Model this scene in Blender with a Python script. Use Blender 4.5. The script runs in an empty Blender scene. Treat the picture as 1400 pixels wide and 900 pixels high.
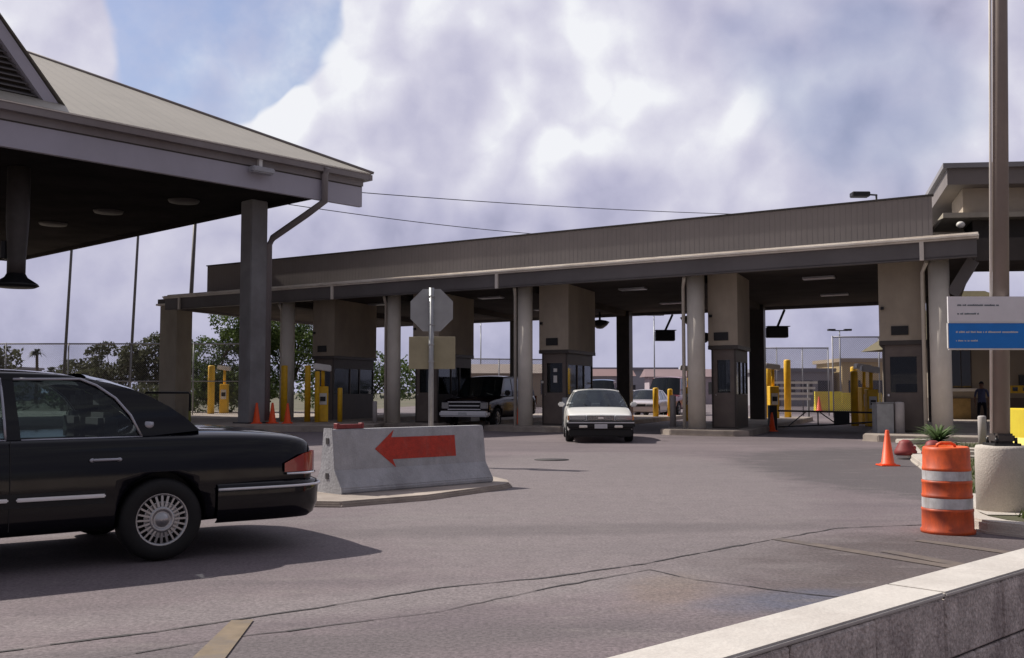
import bpy, bmesh, math, random
from mathutils import Vector, Matrix, noise
random.seed(7)
R = math.radians
scene = bpy.context.scene
col = scene.collection

# ------------------------------------------------------------------ materials
def mat(name, c, rough=0.7, metal=0.0, var=0.12, scale=3.0, bump=0.0, bscale=60.0, stain=None, stain_amt=0.5, coat=0.0, spec=0.5, fine=0.0):
    m = bpy.data.materials.new(name); m.use_nodes = True
    nt = m.node_tree; b = nt.nodes['Principled BSDF']; L = nt.links
    b.inputs['Roughness'].default_value = rough; b.inputs['Metallic'].default_value = metal
    b.inputs['Specular IOR Level'].default_value = spec
    if coat: b.inputs['Coat Weight'].default_value = coat; b.inputs['Coat Roughness'].default_value = 0.03
    tc = nt.nodes.new('ShaderNodeTexCoord'); geo = nt.nodes.new('ShaderNodeNewGeometry')
    n = nt.nodes.new('ShaderNodeTexNoise'); n.inputs['Scale'].default_value = scale
    n.inputs['Detail'].default_value = 6; n.inputs['Roughness'].default_value = 0.6
    L.new(geo.outputs['Position'], n.inputs['Vector'])
    ramp = nt.nodes.new('ShaderNodeValToRGB')
    ramp.color_ramp.elements[0].position = 0.3; ramp.color_ramp.elements[1].position = 0.7
    lo = [x * (1 - var) for x in c]; hi = [min(1, x * (1 + var)) for x in c]
    ramp.color_ramp.elements[0].color = (*lo, 1); ramp.color_ramp.elements[1].color = (*hi, 1)
    L.new(n.outputs['Fac'], ramp.inputs['Fac'])
    out = ramp.outputs['Color']
    if stain:
        n2 = nt.nodes.new('ShaderNodeTexNoise'); n2.inputs['Scale'].default_value = scale * 0.35
        n2.inputs['Detail'].default_value = 8; n2.inputs['Roughness'].default_value = 0.7
        mp = nt.nodes.new('ShaderNodeMapping'); mp.inputs['Scale'].default_value = (1, 1, 0.35); mp.inputs['Location'].default_value = (4, 9, 2)
        L.new(geo.outputs['Position'], mp.inputs['Vector']); L.new(mp.outputs['Vector'], n2.inputs['Vector'])
        r2 = nt.nodes.new('ShaderNodeMapRange'); r2.inputs['From Min'].default_value = 0.48; r2.inputs['From Max'].default_value = 0.68; r2.inputs['To Max'].default_value = stain_amt
        L.new(n2.outputs['Fac'], r2.inputs['Value'])
        mx = nt.nodes.new('ShaderNodeMix'); mx.data_type = 'RGBA'
        L.new(r2.outputs['Result'], mx.inputs['Factor']); L.new(out, mx.inputs['A']); mx.inputs['B'].default_value = (*stain, 1)
        out = mx.outputs['Result']
    if fine:
        n3 = nt.nodes.new('ShaderNodeTexNoise'); n3.inputs['Scale'].default_value = 90; n3.inputs['Detail'].default_value = 3
        L.new(geo.outputs['Position'], n3.inputs['Vector'])
        r3 = nt.nodes.new('ShaderNodeMapRange'); r3.inputs['From Min'].default_value = 0.3; r3.inputs['From Max'].default_value = 0.7
        r3.inputs['To Min'].default_value = 1 - fine; r3.inputs['To Max'].default_value = 1 + fine
        L.new(n3.outputs['Fac'], r3.inputs['Value'])
        mv = nt.nodes.new('ShaderNodeVectorMath'); mv.operation = 'SCALE'
        L.new(out, mv.inputs[0]); L.new(r3.outputs['Result'], mv.inputs['Scale']); out = mv.outputs['Vector']
    L.new(out, b.inputs['Base Color'])
    if bump:
        nb = nt.nodes.new('ShaderNodeTexNoise'); nb.inputs['Scale'].default_value = bscale; nb.inputs['Detail'].default_value = 4
        L.new(geo.outputs['Position'], nb.inputs['Vector'])
        bp = nt.nodes.new('ShaderNodeBump'); bp.inputs['Strength'].default_value = bump; bp.inputs['Distance'].default_value = 0.02
        L.new(nb.outputs['Fac'], bp.inputs['Height']); L.new(bp.outputs['Normal'], b.inputs['Normal'])
    return m

def glass(name, tint, alpha_mix=0.5, rough=0.02):
    m = bpy.data.materials.new(name); m.use_nodes = True
    nt = m.node_tree; nt.nodes.clear(); L = nt.links
    o = nt.nodes.new('ShaderNodeOutputMaterial'); t = nt.nodes.new('ShaderNodeBsdfTransparent'); t.inputs['Color'].default_value = (*tint, 1)
    g = nt.nodes.new('ShaderNodeBsdfGlossy'); g.inputs['Roughness'].default_value = rough; g.inputs['Color'].default_value = (.9, .95, 1, 1)
    d = nt.nodes.new('ShaderNodeBsdfDiffuse'); d.inputs['Color'].default_value = (.012, .016, .018, 1)
    fr = nt.nodes.new('ShaderNodeFresnel'); fr.inputs['IOR'].default_value = 1.5
    m1 = nt.nodes.new('ShaderNodeMixShader'); m1.inputs['Fac'].default_value = alpha_mix
    m2 = nt.nodes.new('ShaderNodeMixShader')
    L.new(t.outputs[0], m1.inputs[1]); L.new(d.outputs[0], m1.inputs[2])
    L.new(fr.outputs[0], m2.inputs['Fac']); L.new(m1.outputs[0], m2.inputs[1]); L.new(g.outputs[0], m2.inputs[2])
    L.new(m2.outputs[0], o.inputs['Surface'])
    return m

def mesh_wire_mat(name, c, dens):
    m = bpy.data.materials.new(name); m.use_nodes = True
    nt = m.node_tree; L = nt.links; b = nt.nodes['Principled BSDF']
    b.inputs['Base Color'].default_value = (*c, 1); b.inputs['Roughness'].default_value = .5; b.inputs['Metallic'].default_value = .4
    o = nt.nodes['Material Output']; t = nt.nodes.new('ShaderNodeBsdfTransparent'); mx = nt.nodes.new('ShaderNodeMixShader')
    tc = nt.nodes.new('ShaderNodeTexCoord'); geo = nt.nodes.new('ShaderNodeNewGeometry')
    acc = None
    for sgn in (1, -1):
        dt = nt.nodes.new('ShaderNodeVectorMath'); dt.operation = 'DOT_PRODUCT'; dt.inputs[1].default_value = (1, .25, sgn)
        L.new(geo.outputs['Position'], dt.inputs[0])
        mu = nt.nodes.new('ShaderNodeMath'); mu.operation = 'MULTIPLY'; mu.inputs[1].default_value = 10.0
        fr = nt.nodes.new('ShaderNodeMath'); fr.operation = 'FRACT'
        lt = nt.nodes.new('ShaderNodeMath'); lt.operation = 'LESS_THAN'; lt.inputs[1].default_value = dens
        L.new(dt.outputs['Value'], mu.inputs[0]); L.new(mu.outputs[0], fr.inputs[0]); L.new(fr.outputs[0], lt.inputs[0])
        if acc is None: acc = lt.outputs[0]
        else:
            a = nt.nodes.new('ShaderNodeMath'); a.operation = 'MAXIMUM'; L.new(acc, a.inputs[0]); L.new(lt.outputs[0], a.inputs[1]); acc = a.outputs[0]
    L.new(acc, mx.inputs['Fac']); L.new(t.outputs[0], mx.inputs[1]); L.new(b.outputs[0], mx.inputs[2]); L.new(mx.outputs[0], o.inputs['Surface'])
    return m

def corrugated(name, c, pitch, direction, depth=0.02, rough=.6, metal=0.0, var=.1):
    m = mat(name, c, rough, metal, var, 0.6, stain=[x * .7 for x in c], stain_amt=.4)
    nt = m.node_tree; L = nt.links; b = nt.nodes['Principled BSDF']
    geo = nt.nodes.new('ShaderNodeNewGeometry')
    dt = nt.nodes.new('ShaderNodeVectorMath'); dt.operation = 'DOT_PRODUCT'; dt.inputs[1].default_value = direction
    L.new(geo.outputs['Position'], dt.inputs[0])
    mu = nt.nodes.new('ShaderNodeMath'); mu.operation = 'MULTIPLY'; mu.inputs[1].default_value = 1 / pitch
    fr = nt.nodes.new('ShaderNodeMath'); fr.operation = 'FRACT'
    pk = nt.nodes.new('ShaderNodeMapRange'); pk.inputs['From Min'].default_value = .0; pk.inputs['From Max'].default_value = .18; 
    L.new(dt.outputs['Value'], mu.inputs[0]); L.new(mu.outputs[0], fr.inputs[0]); L.new(fr.outputs[0], pk.inputs['Value'])
    bp = nt.nodes.new('ShaderNodeBump'); bp.inputs['Strength'].default_value = .3; bp.inputs['Distance'].default_value = depth
    L.new(pk.outputs[0], bp.inputs['Height']); L.new(bp.outputs[0], b.inputs['Normal'])
    src = b.inputs['Base Color'].links[0].from_socket
    mr = nt.nodes.new('ShaderNodeMapRange'); mr.inputs['From Max'].default_value = .15; mr.inputs['To Min'].default_value = .86; mr.inputs['To Max'].default_value = 1
    L.new(fr.outputs[0], mr.inputs['Value'])
    sc = nt.nodes.new('ShaderNodeVectorMath'); sc.operation = 'SCALE'; L.new(src, sc.inputs[0]); L.new(mr.outputs[0], sc.inputs['Scale']); L.new(sc.outputs['Vector'], b.inputs['Base Color'])
    return m

M = {}
M['conc'] = mat('concrete', (.36, .33, .30), .85, var=.15, scale=1.5, bump=.3, stain=(.2, .17, .14), stain_amt=.5, fine=.1)
M['conc_light'] = mat('pale_concrete', (.50, .46, .41), .85, var=.12, scale=2, bump=.3, stain=(.3, .26, .22), stain_amt=.4, fine=.1)
M['conc_kerb'] = mat('kerb_concrete', (.36, .31, .27), .9, var=.2, scale=2, bump=.3, stain=(.17, .14, .12), stain_amt=.6, fine=.12)
M['barrier'] = mat('barrier_concrete', (.40, .40, .42), .85, var=.14, scale=4, bump=.4, bscale=30, stain=(.2, .2, .2), stain_amt=.6, fine=.1)
M['stucco'] = mat('tan_stucco', (.44, .375, .30), .9, var=.1, scale=1.2, bump=.3, stain=(.24, .20, .155), stain_amt=.4)
M['column'] = mat('column_paint', (.80, .75, .67), .75, var=.1, scale=1.2, bump=.2, stain=(.52, .45, .37), stain_amt=.5)
M['fascia'] = mat('dark_fascia', (.15, .138, .14), .55, var=.12, scale=.8, stain=(.07, .06, .06), stain_amt=.4)
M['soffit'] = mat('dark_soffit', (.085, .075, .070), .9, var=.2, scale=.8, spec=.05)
M['gutter'] = mat('pale_gutter', (.88, .82, .74), .45, var=.1, scale=2, stain=(.5, .42, .34), stain_amt=.5)
M['lfascia'] = mat('grey_fascia', (.46, .44, .51), .6, var=.06, scale=.6, stain=(.36, .34, .38), stain_amt=.4)
M['lfascia2'] = mat('grey_fascia_upper', (.27, .24, .24), .6, var=.1, scale=.6, stain=(.18, .14, .13), stain_amt=.5)
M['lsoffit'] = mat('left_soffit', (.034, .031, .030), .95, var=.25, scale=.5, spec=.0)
M['steelcol'] = mat('steel_column_paint', (.27, .265, .27), .8, var=.14, scale=1.5, stain=(.15, .12, .11), stain_amt=.5)
M['darkbrown'] = mat('dark_brown_metal', (.06, .05, .045), .5, var=.2, scale=2)
M['darkmetal'] = mat('dark_metal', (.02, .02, .022), .45, metal=.3, var=.2, scale=5)
M['galv'] = mat('galvanized_steel', (.36, .37, .38), .45, metal=.5, var=.15, scale=6)
M['sign_back'] = mat('bare_sign_back', (.34, .35, .36), .5, metal=.3, var=.1, scale=5, stain=(.25, .25, .26), stain_amt=.4)
M['tan_board'] = mat('tan_sign_board', (.30, .27, .18), .7, var=.12, scale=4)
M['yellow'] = mat('yellow_paint', (.85, .50, .02), .5, var=.12, scale=6, stain=(.6, .30, .02), stain_amt=.4)
M['yellow_plastic'] = mat('yellow_plastic', (1.0, .78, .06), .5, var=.08, scale=2, stain=(.6, .4, .05), stain_amt=.4)
M['white'] = mat('white_paint', (.75, .73, .70), .5, var=.06, scale=3, stain=(.5, .46, .42), stain_amt=.4)
M['orange'] = mat('orange_plastic', (.72, .105, .018), .5, var=.2, scale=9, stain=(.26, .05, .03), stain_amt=.8)
M['cone'] = mat('cone_orange', (.95, .10, .02), .5, var=.08, scale=8)
M['reflect'] = mat('white_reflective_band', (.56, .56, .58), .4, var=.2, scale=12, stain=(.28, .24, .22), stain_amt=.8)
M['red'] = mat('arrow_red', (.44, .032, .015), .65, var=.2, scale=14, stain=(.34, .12, .09), stain_amt=.4, fine=.2)
M['darkred'] = mat('dark_red_paint', (.22, .03, .03), .6, var=.2, scale=8)
M['rubber'] = mat('black_rubber', (.006, .006, .007), .75, var=.2, scale=10)
M['chrome'] = mat('chrome', (.75, .75, .77), .15, metal=1, var=.03, scale=5)
M['rim'] = mat('wheel_silver', (.42, .42, .43), .3, metal=.75, var=.06, scale=5)
M['blackpaint'] = mat('black_car_paint', (.0015, .0015, .004), .09, var=.05, scale=1, spec=.42)
M['whitepaint'] = mat('white_car_paint', (.86, .86, .83), .3, var=.03, scale=1, coat=.5)
M['darkpaint'] = mat('dark_maroon_paint', (.008, .003, .005), .12, var=.05, scale=1, spec=.35)
M['bluepaint'] = mat('blue_car_paint', (.05, .14, .38), .3, var=.05, scale=1, coat=.6)
M['redpaint'] = mat('red_car_paint', (.22, .03, .05), .3, var=.05, scale=1, coat=.6)
M['silverpaint'] = mat('silver_car_paint', (.55, .50, .52), .3, metal=.2, var=.05, scale=1, coat=.6)
M['greypaint'] = mat('grey_car_paint', (.12, .13, .15), .3, metal=.2, var=.05, scale=1, coat=.6)
M['trim'] = mat('black_trim', (.006, .006, .007), .6, var=.1, scale=3)
M['seat'] = mat('seat_cloth', (.05, .05, .055), .9, var=.2, scale=5)
M['lens_red'] = mat('red_lens', (.30, .012, .01), .15, var=.1, scale=30, coat=.8)
M['lens_clear'] = mat('clear_lens', (.22, .23, .25), .1, metal=.3, var=.2, scale=30, coat=.8)
M['lens_amber'] = mat('amber_lens', (.7, .25, .03), .2, var=.1, scale=20, coat=.6)
M['plate'] = mat('number_plate', (.55, .56, .58), .5, var=.1, scale=20)
M['carglass'] = glass('tinted_car_glass', (.42, .52, .52), .15)
M['darkglass'] = glass('dark_car_glass', (.12, .14, .15), .6)
M['boothglass'] = glass('booth_glass', (.55, .55, .55), .30, .04)
M['winglass'] = mat('dark_window_glass', (.015, .017, .022), .08, var=.1, scale=1, coat=.5)
M['blue'] = mat('blue_sign_paint', (.006, .20, .66), .45, var=.07, scale=6)
M['signwhite'] = mat('pale_sign_paint', (.80, .78, .80), .5, var=.05, scale=5)
M['signink'] = mat('grey_sign_ink', (.10, .14, .16), .6, var=.1, scale=5)
M['wood'] = mat('tan_panel', (.34, .22, .08), .7, var=.2, scale=5)
M['olive_roof'] = mat('olive_roof', (.12, .10, .05), .8, var=.15, scale=2)
M['officewall'] = mat('office_wall', (.30, .26, .21), .9, var=.06, scale=1, bump=.2)
M['officebase'] = mat('office_wall_base', (.13, .105, .09), .9, var=.15, scale=2, bump=.2)
M['bark'] = mat('bark', (.09, .065, .045), .95, var=.3, scale=8, bump=.6)
M['fence_metal'] = mat('fence_metal', (.30, .30, .32), .5, metal=.5, var=.1, scale=5)
M['mesh'] = mesh_wire_mat('chain_link', (.22, .21, .22), .13)
M['mesh2'] = mesh_wire_mat('chain_link_dense', (.20, .19, .22), .24)
M['skin'] = mat('skin', (.32, .17, .11), .6, var=.06, scale=10)
M['shirt'] = mat('blue_grey_shirt', (.12, .13, .22), .85, var=.12, scale=10)
M['shirt2'] = mat('teal_grey_shirt', (.13, .20, .22), .85, var=.12, scale=10)
M['pants'] = mat('dark_trousers', (.015, .015, .025), .9, var=.15, scale=10)
M['hair'] = mat('black_hair', (.01, .008, .007), .7, var=.2, scale=30)
M['pendant'] = mat('pendant_grey', (.075, .065, .06), .6, var=.15, scale=3)
M['lamp_lens'] = mat('pale_lamp_lens', (.42, .42, .45), .3, var=.1, scale=10)
PA = (-.677, -.736); PB = (-.736, .677)      # inspection canopy: along the front edge (towards the camera), across it
TE = (-.8416, .5401); TM = (.374, .927)      # toll canopy: along the front row of columns, along the lanes
M['parapet'] = corrugated('ribbed_metal_siding', (.255, .22, .205), .16, (TE[0], TE[1], 0), .03)
M['lroof'] = corrugated('standing_seam_roof', (.36, .335, .285), .45, (PA[0], PA[1], 0), .03, rough=.55, var=.06)

def leafmat(name, dark, light):
    m = bpy.data.materials.new(name); m.use_nodes = True
    nt = m.node_tree; L = nt.links; b = nt.nodes['Principled BSDF']; b.inputs['Roughness'].default_value = .65
    b.inputs['Specular IOR Level'].default_value = .25
    geo = nt.nodes.new('ShaderNodeNewGeometry'); n = nt.nodes.new('ShaderNodeTexNoise'); n.inputs['Scale'].default_value = 1.3; n.inputs['Detail'].default_value = 5
    L.new(geo.outputs['Position'], n.inputs['Vector']); r = nt.nodes.new('ShaderNodeValToRGB')
    r.color_ramp.elements[0].position = .35; r.color_ramp.elements[1].position = .65
    r.color_ramp.elements[0].color = (*dark, 1); r.color_ramp.elements[1].color = (*light, 1)
    L.new(n.outputs['Fac'], r.inputs['Fac']); L.new(r.outputs['Color'], b.inputs['Base Color'])
    tr = nt.nodes.new('ShaderNodeBsdfTranslucent'); L.new(r.outputs['Color'], tr.inputs['Color'])
    mx = nt.nodes.new('ShaderNodeMixShader'); mx.inputs['Fac'].default_value = .3
    L.new(b.outputs[0], mx.inputs[1]); L.new(tr.outputs[0], mx.inputs[2]); L.new(mx.outputs[0], nt.nodes['Material Output'].inputs['Surface'])
    return m
M['leaf'] = leafmat('foliage_green', (.04, .07, .018), (.12, .17, .05))
M['leaf_dull'] = leafmat('foliage_dull', (.05, .055, .03), (.115, .12, .065))
M['leaf_far'] = leafmat('foliage_far', (.05, .06, .055), (.09, .10, .08))
M['frond'] = leafmat('palm_frond', (.05, .09, .03), (.17, .24, .10))
M['grass'] = leafmat('grass_blades', (.04, .07, .015), (.12, .16, .04))

def asphalt():
    m = bpy.data.materials.new('asphalt'); m.use_nodes = True
    nt = m.node_tree; L = nt.links; b = nt.nodes['Principled BSDF']; b.inputs['Roughness'].default_value = .85; b.inputs['Specular IOR Level'].default_value = .3
    geo = nt.nodes.new('ShaderNodeNewGeometry')
    def nz(s, d, rough=.6, loc=(0, 0, 0), sc=(1, 1, 1), rot=0, dist=0):
        mp = nt.nodes.new('ShaderNodeMapping'); mp.inputs['Location'].default_value = loc; mp.inputs['Scale'].default_value = sc; mp.inputs['Rotation'].default_value = (0, 0, rot)
        n = nt.nodes.new('ShaderNodeTexNoise'); n.inputs['Scale'].default_value = s; n.inputs['Detail'].default_value = d; n.inputs['Roughness'].default_value = rough; n.inputs['Distortion'].default_value = dist
        L.new(geo.outputs['Position'], mp.inputs['Vector']); L.new(mp.outputs[0], n.inputs['Vector']); return n.outputs['Fac']
    def mr(v, a, b_, c, d):
        k = nt.nodes.new('ShaderNodeMapRange'); k.inputs['From Min'].default_value = a; k.inputs['From Max'].default_value = b_; k.inputs['To Min'].default_value = c; k.inputs['To Max'].default_value = d
        k.interpolation_type = 'SMOOTHSTEP'; L.new(v, k.inputs['Value']); return k.outputs['Result']
    def mix(f, a, bcol):
        k = nt.nodes.new('ShaderNodeMix'); k.data_type = 'RGBA'; L.new(f, k.inputs['Factor'])
        if isinstance(a, tuple): k.inputs['A'].default_value = (*a, 1)
        else: L.new(a, k.inputs['A'])
        if isinstance(bcol, tuple): k.inputs['B'].default_value = (*bcol, 1)
        else: L.new(bcol, k.inputs['B'])
        return k.outputs['Result']
    c = mix(mr(nz(.22, 6), .35, .65, 0, 1), (0.152, 0.126, 0.135), (0.204, 0.168, 0.177))
    # worn polished wheel-path (lane toward the booths), streaks across the foreground
    c = mix(mr(nz(.8, 7, .65, (3, 1, 0), (.22, 1.5, 1), R(-28)), .46, .68, 0, .55), c, (0.116, 0.097, 0.108))
    c = mix(mr(nz(.5, 8, .7, (9, 4, 0), (1, 1, 1), 0, 1.2), .55, .72, 0, .5), c, (0.231, 0.193, 0.193))
    c = mix(mr(nz(2.3, 8, .75, (19, 14, 0)), .58, .75, 0, .5), c, (0.102, 0.088, 0.099))
    c = mix(mr(nz(14, 4, .6, (1, 14, 0)), .62, .75, 0, .35), c, (0.095, 0.080, 0.083))
    # the dark oily patch near the kerb wall
    def blob(cx, cy, rx, ry, rot, colr, amt, na=1.4, e0=1.0, e1=1.75):
        nonlocal c
        mp = nt.nodes.new('ShaderNodeMapping'); mp.vector_type = 'TEXTURE'; mp.inputs['Location'].default_value = (cx, cy, 0); mp.inputs['Rotation'].default_value = (0, 0, rot); mp.inputs['Scale'].default_value = (rx, ry, 50)
        L.new(geo.outputs['Position'], mp.inputs['Vector'])
        ln = nt.nodes.new('ShaderNodeVectorMath'); ln.operation = 'LENGTH'; L.new(mp.outputs[0], ln.inputs[0])
        ad = nt.nodes.new('ShaderNodeMath'); ad.operation = 'ADD'; L.new(ln.outputs['Value'], ad.inputs[0])
        k = nt.nodes.new('ShaderNodeMath'); k.operation = 'MULTIPLY'; k.inputs[1].default_value = na; L.new(nz(2.0, 6, .65, (cx, 0, 0)), k.inputs[0]); L.new(k.outputs[0], ad.inputs[1])
        c = mix(mr(ad.outputs[0], e0, e1, amt, 0), c, colr)
    blob(3.0, 8.1, 2.4, 1.3, R(25), (.080, .064, .062), .75, 1.0, .9, 1.6)
    blob(2.4, 6.6, 1.5, .9, R(30), (.100, .082, .078), .6, 1.0, .9, 1.5)
    blob(1.75, 6.35, .85, .42, R(20), (.095, .105, .15), .75, .9, .8, 1.5)
    blob(9.5, 15, 5.6, 9, R(14), (.086, .078, .082), .8, .5, 1.10, 1.30)
    blob(1.2, 14.5, 2.9, 8.0, R(-6), (.215, .190, .192), .62, .5, 1.05, 1.35)
    blob(-.5, 6.5, 3.5, .5, R(22), (0.231, 0.206, 0.207), .6)
    blob(1.0, 6.7, .35, .8, R(-20), (.20, .145, .10), .4, 1.0, .8, 1.6)
    blob(-1.0, 5.2, 2.5, .35, R(15), (.105, .095, .098), .5, 1.0, .9, 1.6)
    blob(.4, 9.6, 4.5, .5, R(8), (.115, .10, .105), .55, 1.1, .9, 1.6)
    blob(-.6, 10.6, 2.6, .3, R(12), (.20, .18, .18), .4, 1.0, .9, 1.6)
    c = mix(mr(nz(5.5, 8, .8, (2, 5, 0), (1, 1, 1)), .40, .70, 0, .45), c, (0.107, 0.095, 0.097)); c = mix(mr(nz(1.7, 9, .8, (31, 5, 0), (.5, 1.3, 1), R(-25)), .52, .66, 0, .5), c, (0.202, 0.180, 0.176))
    n3 = nz(38, 5, .75); sc = nt.nodes.new('ShaderNodeVectorMath'); sc.operation = 'SCALE'; L.new(c, sc.inputs[0]); L.new(mr(n3, .3, .7, .62, 1.28), sc.inputs['Scale'])
    L.new(sc.outputs['Vector'], b.inputs['Base Color'])
    bp = nt.nodes.new('ShaderNodeBump'); bp.inputs['Strength'].default_value = .35; bp.inputs['Distance'].default_value = .01; L.new(nz(70, 4), bp.inputs['Height']); L.new(bp.outputs[0], b.inputs['Normal'])
    return m
M['asphalt'] = asphalt()
M['earth'] = mat('dry_earth_and_grass', (.10, .09, .055), .95, var=.3, scale=.15, stain=(.06, .075, .03), stain_amt=.7)
M['tar'] = mat('tar_seam', (.045, .04, .042), .8, var=.2, scale=10)
M['stripe'] = mat('worn_yellow_line', (.185, .142, .095), .85, var=.2, scale=9, stain=(.15, .13, .12), stain_amt=1.0)
def blockmat():
    return mat('split_block', (.58, .51, .47), .95, var=.25, scale=14, bump=.9, bscale=70, stain=(.28, .23, .22), stain_amt=.8, fine=.3)
M['block'] = blockmat()
M['coping'] = mat('pale_coping', (.54, .51, .47), .85, var=.08, scale=5, bump=.15, stain=(.38, .34, .31), stain_amt=.6, fine=.05)

# ------------------------------------------------------------------ mesh helpers
def tag(o, label=None, cat=None, group=None, kind=None):
    if label: o['label'] = label
    if cat: o['category'] = cat
    if group: o['group'] = group
    if kind: o['kind'] = kind
    return o
def empty(name, loc=(0, 0, 0), rz=0.0, label=None, cat=None, group=None):
    o = bpy.data.objects.new(name, None); col.objects.link(o); o.location = loc; o.rotation_euler = (0, 0, rz); o.empty_display_size = .1
    return tag(o, label, cat, group)

class MB:
    def __init__(s): s.bm = bmesh.new(); s.mi = 0
    def poly(s, pts):
        vs = [s.bm.verts.new(p) for p in pts]; f = s.bm.faces.new(vs); f.material_index = s.mi; return f
    def hexa(s, p):       # p: 8 points, bottom 4 then top 4, same winding
        v = [s.bm.verts.new(q) for q in p]
        for f in ((0, 3, 2, 1), (4, 5, 6, 7), (0, 1, 5, 4), (1, 2, 6, 5), (2, 3, 7, 6), (3, 0, 4, 7)):
            fc = s.bm.faces.new([v[i] for i in f]); fc.material_index = s.mi
        return s
    def box(s, x0, x1, y0, y1, z0, z1):
        return s.hexa([(x0, y0, z0), (x1, y0, z0), (x1, y1, z0), (x0, y1, z0), (x0, y0, z1), (x1, y0, z1), (x1, y1, z1), (x0, y1, z1)])
    def obox(s, c, ax, ay, az):
        c = Vector(c); ax, ay, az = Vector(ax), Vector(ay), Vector(az)
        return s.hexa([c - ax - ay - az, c + ax - ay - az, c + ax + ay - az, c - ax + ay - az, c - ax - ay + az, c + ax - ay + az, c + ax + ay + az, c - ax + ay + az])
    def bar(s, a, b, w, h=None):
        a, b = Vector(a), Vector(b); h = h or w; d = (b - a).normalized()
        up = Vector((0, 0, 1)) if abs(d.z) < .95 else Vector((0, 1, 0))
        sd = d.cross(up).normalized(); u2 = sd.cross(d).normalized()
        return s.obox((a + b) / 2, (b - a) / 2, sd * w / 2, u2 * h / 2)
    def tube(s, pts, r, n=10, r2=None, cap=True):
        pts = [Vector(p) for p in pts]; rings = []
        for i, p in enumerate(pts):
            d = (pts[min(i + 1, len(pts) - 1)] - pts[max(i - 1, 0)]).normalized()
            up = Vector((0, 0, 1)) if abs(d.z) < .9 else Vector((0, 1, 0))
            a = d.cross(up).normalized(); b = d.cross(a).normalized()
            rr = r if r2 is None else r + (r2 - r) * i / (len(pts) - 1)
            rings.append([s.bm.verts.new(p + a * math.cos(2 * math.pi * k / n) * rr + b * math.sin(2 * math.pi * k / n) * rr) for k in range(n)])
        for i in range(len(rings) - 1):
            for k in range(n):
                f = s.bm.faces.new((rings[i][k], rings[i][(k + 1) % n], rings[i + 1][(k + 1) % n], rings[i + 1][k])); f.smooth = True; f.material_index = s.mi
        if cap:
            for rg in (rings[0], rings[-1]):
                f = s.bm.faces.new(rg); f.material_index = s.mi
        return s
    def lathe(s, prof, n=32, c=(0, 0, 0), axis='z', mis=None, smooth=True):
        rings = []
        for (r, h) in prof:
            ring = []
            for k in range(n):
                a = 2 * math.pi * k / n
                if axis == 'z': p = (c[0] + r * math.cos(a), c[1] + r * math.sin(a), c[2] + h)
                else: p = (c[0] + r * math.cos(a), c[1] + h, c[2] + r * math.sin(a))
                ring.append(s.bm.verts.new(p))
            rings.append(ring)
        for i in range(len(rings) - 1):
            for k in range(n):
                f = s.bm.faces.new((rings[i][k], rings[i][(k + 1) % n], rings[i + 1][(k + 1) % n], rings[i + 1][k])); f.smooth = smooth
                f.material_index = mis[i] if mis else s.mi
        for rg, j in ((rings[0], 0), (rings[-1], -1)):
            if prof[j][0] > 1e-4:
                f = s.bm.faces.new(rg); f.material_index = mis[j] if mis else s.mi
        return s
    def prism(s, pts, z0, z1):
        n = len(pts); a = [s.bm.verts.new((p[0], p[1], z0)) for p in pts]; b = [s.bm.verts.new((p[0], p[1], z1)) for p in pts]
        for f in [s.bm.faces.new(a), s.bm.faces.new(b)]: f.material_index = s.mi
        for i in range(n):
            f = s.bm.faces.new((a[i], a[(i + 1) % n], b[(i + 1) % n], b[i])); f.material_index = s.mi
        return s
    def sphere(s, c, r, sc=(1, 1, 1), seg=12):
        g = bmesh.ops.create_uvsphere(s.bm, u_segments=seg, v_segments=max(6, seg * 2 // 3), radius=r)
        for v in g['verts']: v.co = Vector((v.co.x * sc[0] + c[0], v.co.y * sc[1] + c[1], v.co.z * sc[2] + c[2]))
        for v in g['verts']:
            for f in v.link_faces: f.smooth = True; f.material_index = s.mi
        return s
    def bevel(s, w=.01, seg=2):
        bmesh.ops.remove_doubles(s.bm, verts=s.bm.verts, dist=1e-5)
        es = [e for e in s.bm.edges if len(e.link_faces) == 2 and e.calc_face_angle(0) > .6]
        bmesh.ops.bevel(s.bm, geom=es, offset=w, segments=seg, affect='EDGES', clamp_overlap=True)
        return s
    def build(s, name, mats, parent=None, recalc=True, smooth=None):
        if recalc: bmesh.ops.recalc_face_normals(s.bm, faces=s.bm.faces)
        me = bpy.data.meshes.new(name); s.bm.to_mesh(me); s.bm.free()
        for m in (mats if isinstance(mats, (list, tuple)) else [mats]): me.materials.append(m)
        if smooth is not None:
            for p in me.polygons: p.use_smooth = smooth
        o = bpy.data.objects.new(name, me); col.objects.link(o)
        if parent: o.parent = parent
        return o
def copy_tree(o, parent=None):
    c = o.copy(); col.objects.link(c)
    if parent: c.parent = parent
    for ch in [k for k in bpy.data.objects if k.parent == o]: copy_tree(ch, c)
    return c
def T(s, t, z=0.0): return Vector((5.65 + TE[0] * s + TM[0] * t, 31.39 + TE[1] * s + TM[1] * t, z))
def Q(a, b, z=0.0): return Vector((-5.37 + PA[0] * a + PB[0] * b, 36.3 + PA[1] * a + PB[1] * b, z))
def tbox(F, mb, s0, s1, t0, t1, z0, z1):
    return mb.hexa([F(s0, t0, z0), F(s1, t0, z0), F(s1, t1, z0), F(s0, t1, z0), F(s0, t0, z1), F(s1, t0, z1), F(s1, t1, z1), F(s0, t1, z1)])

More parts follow.
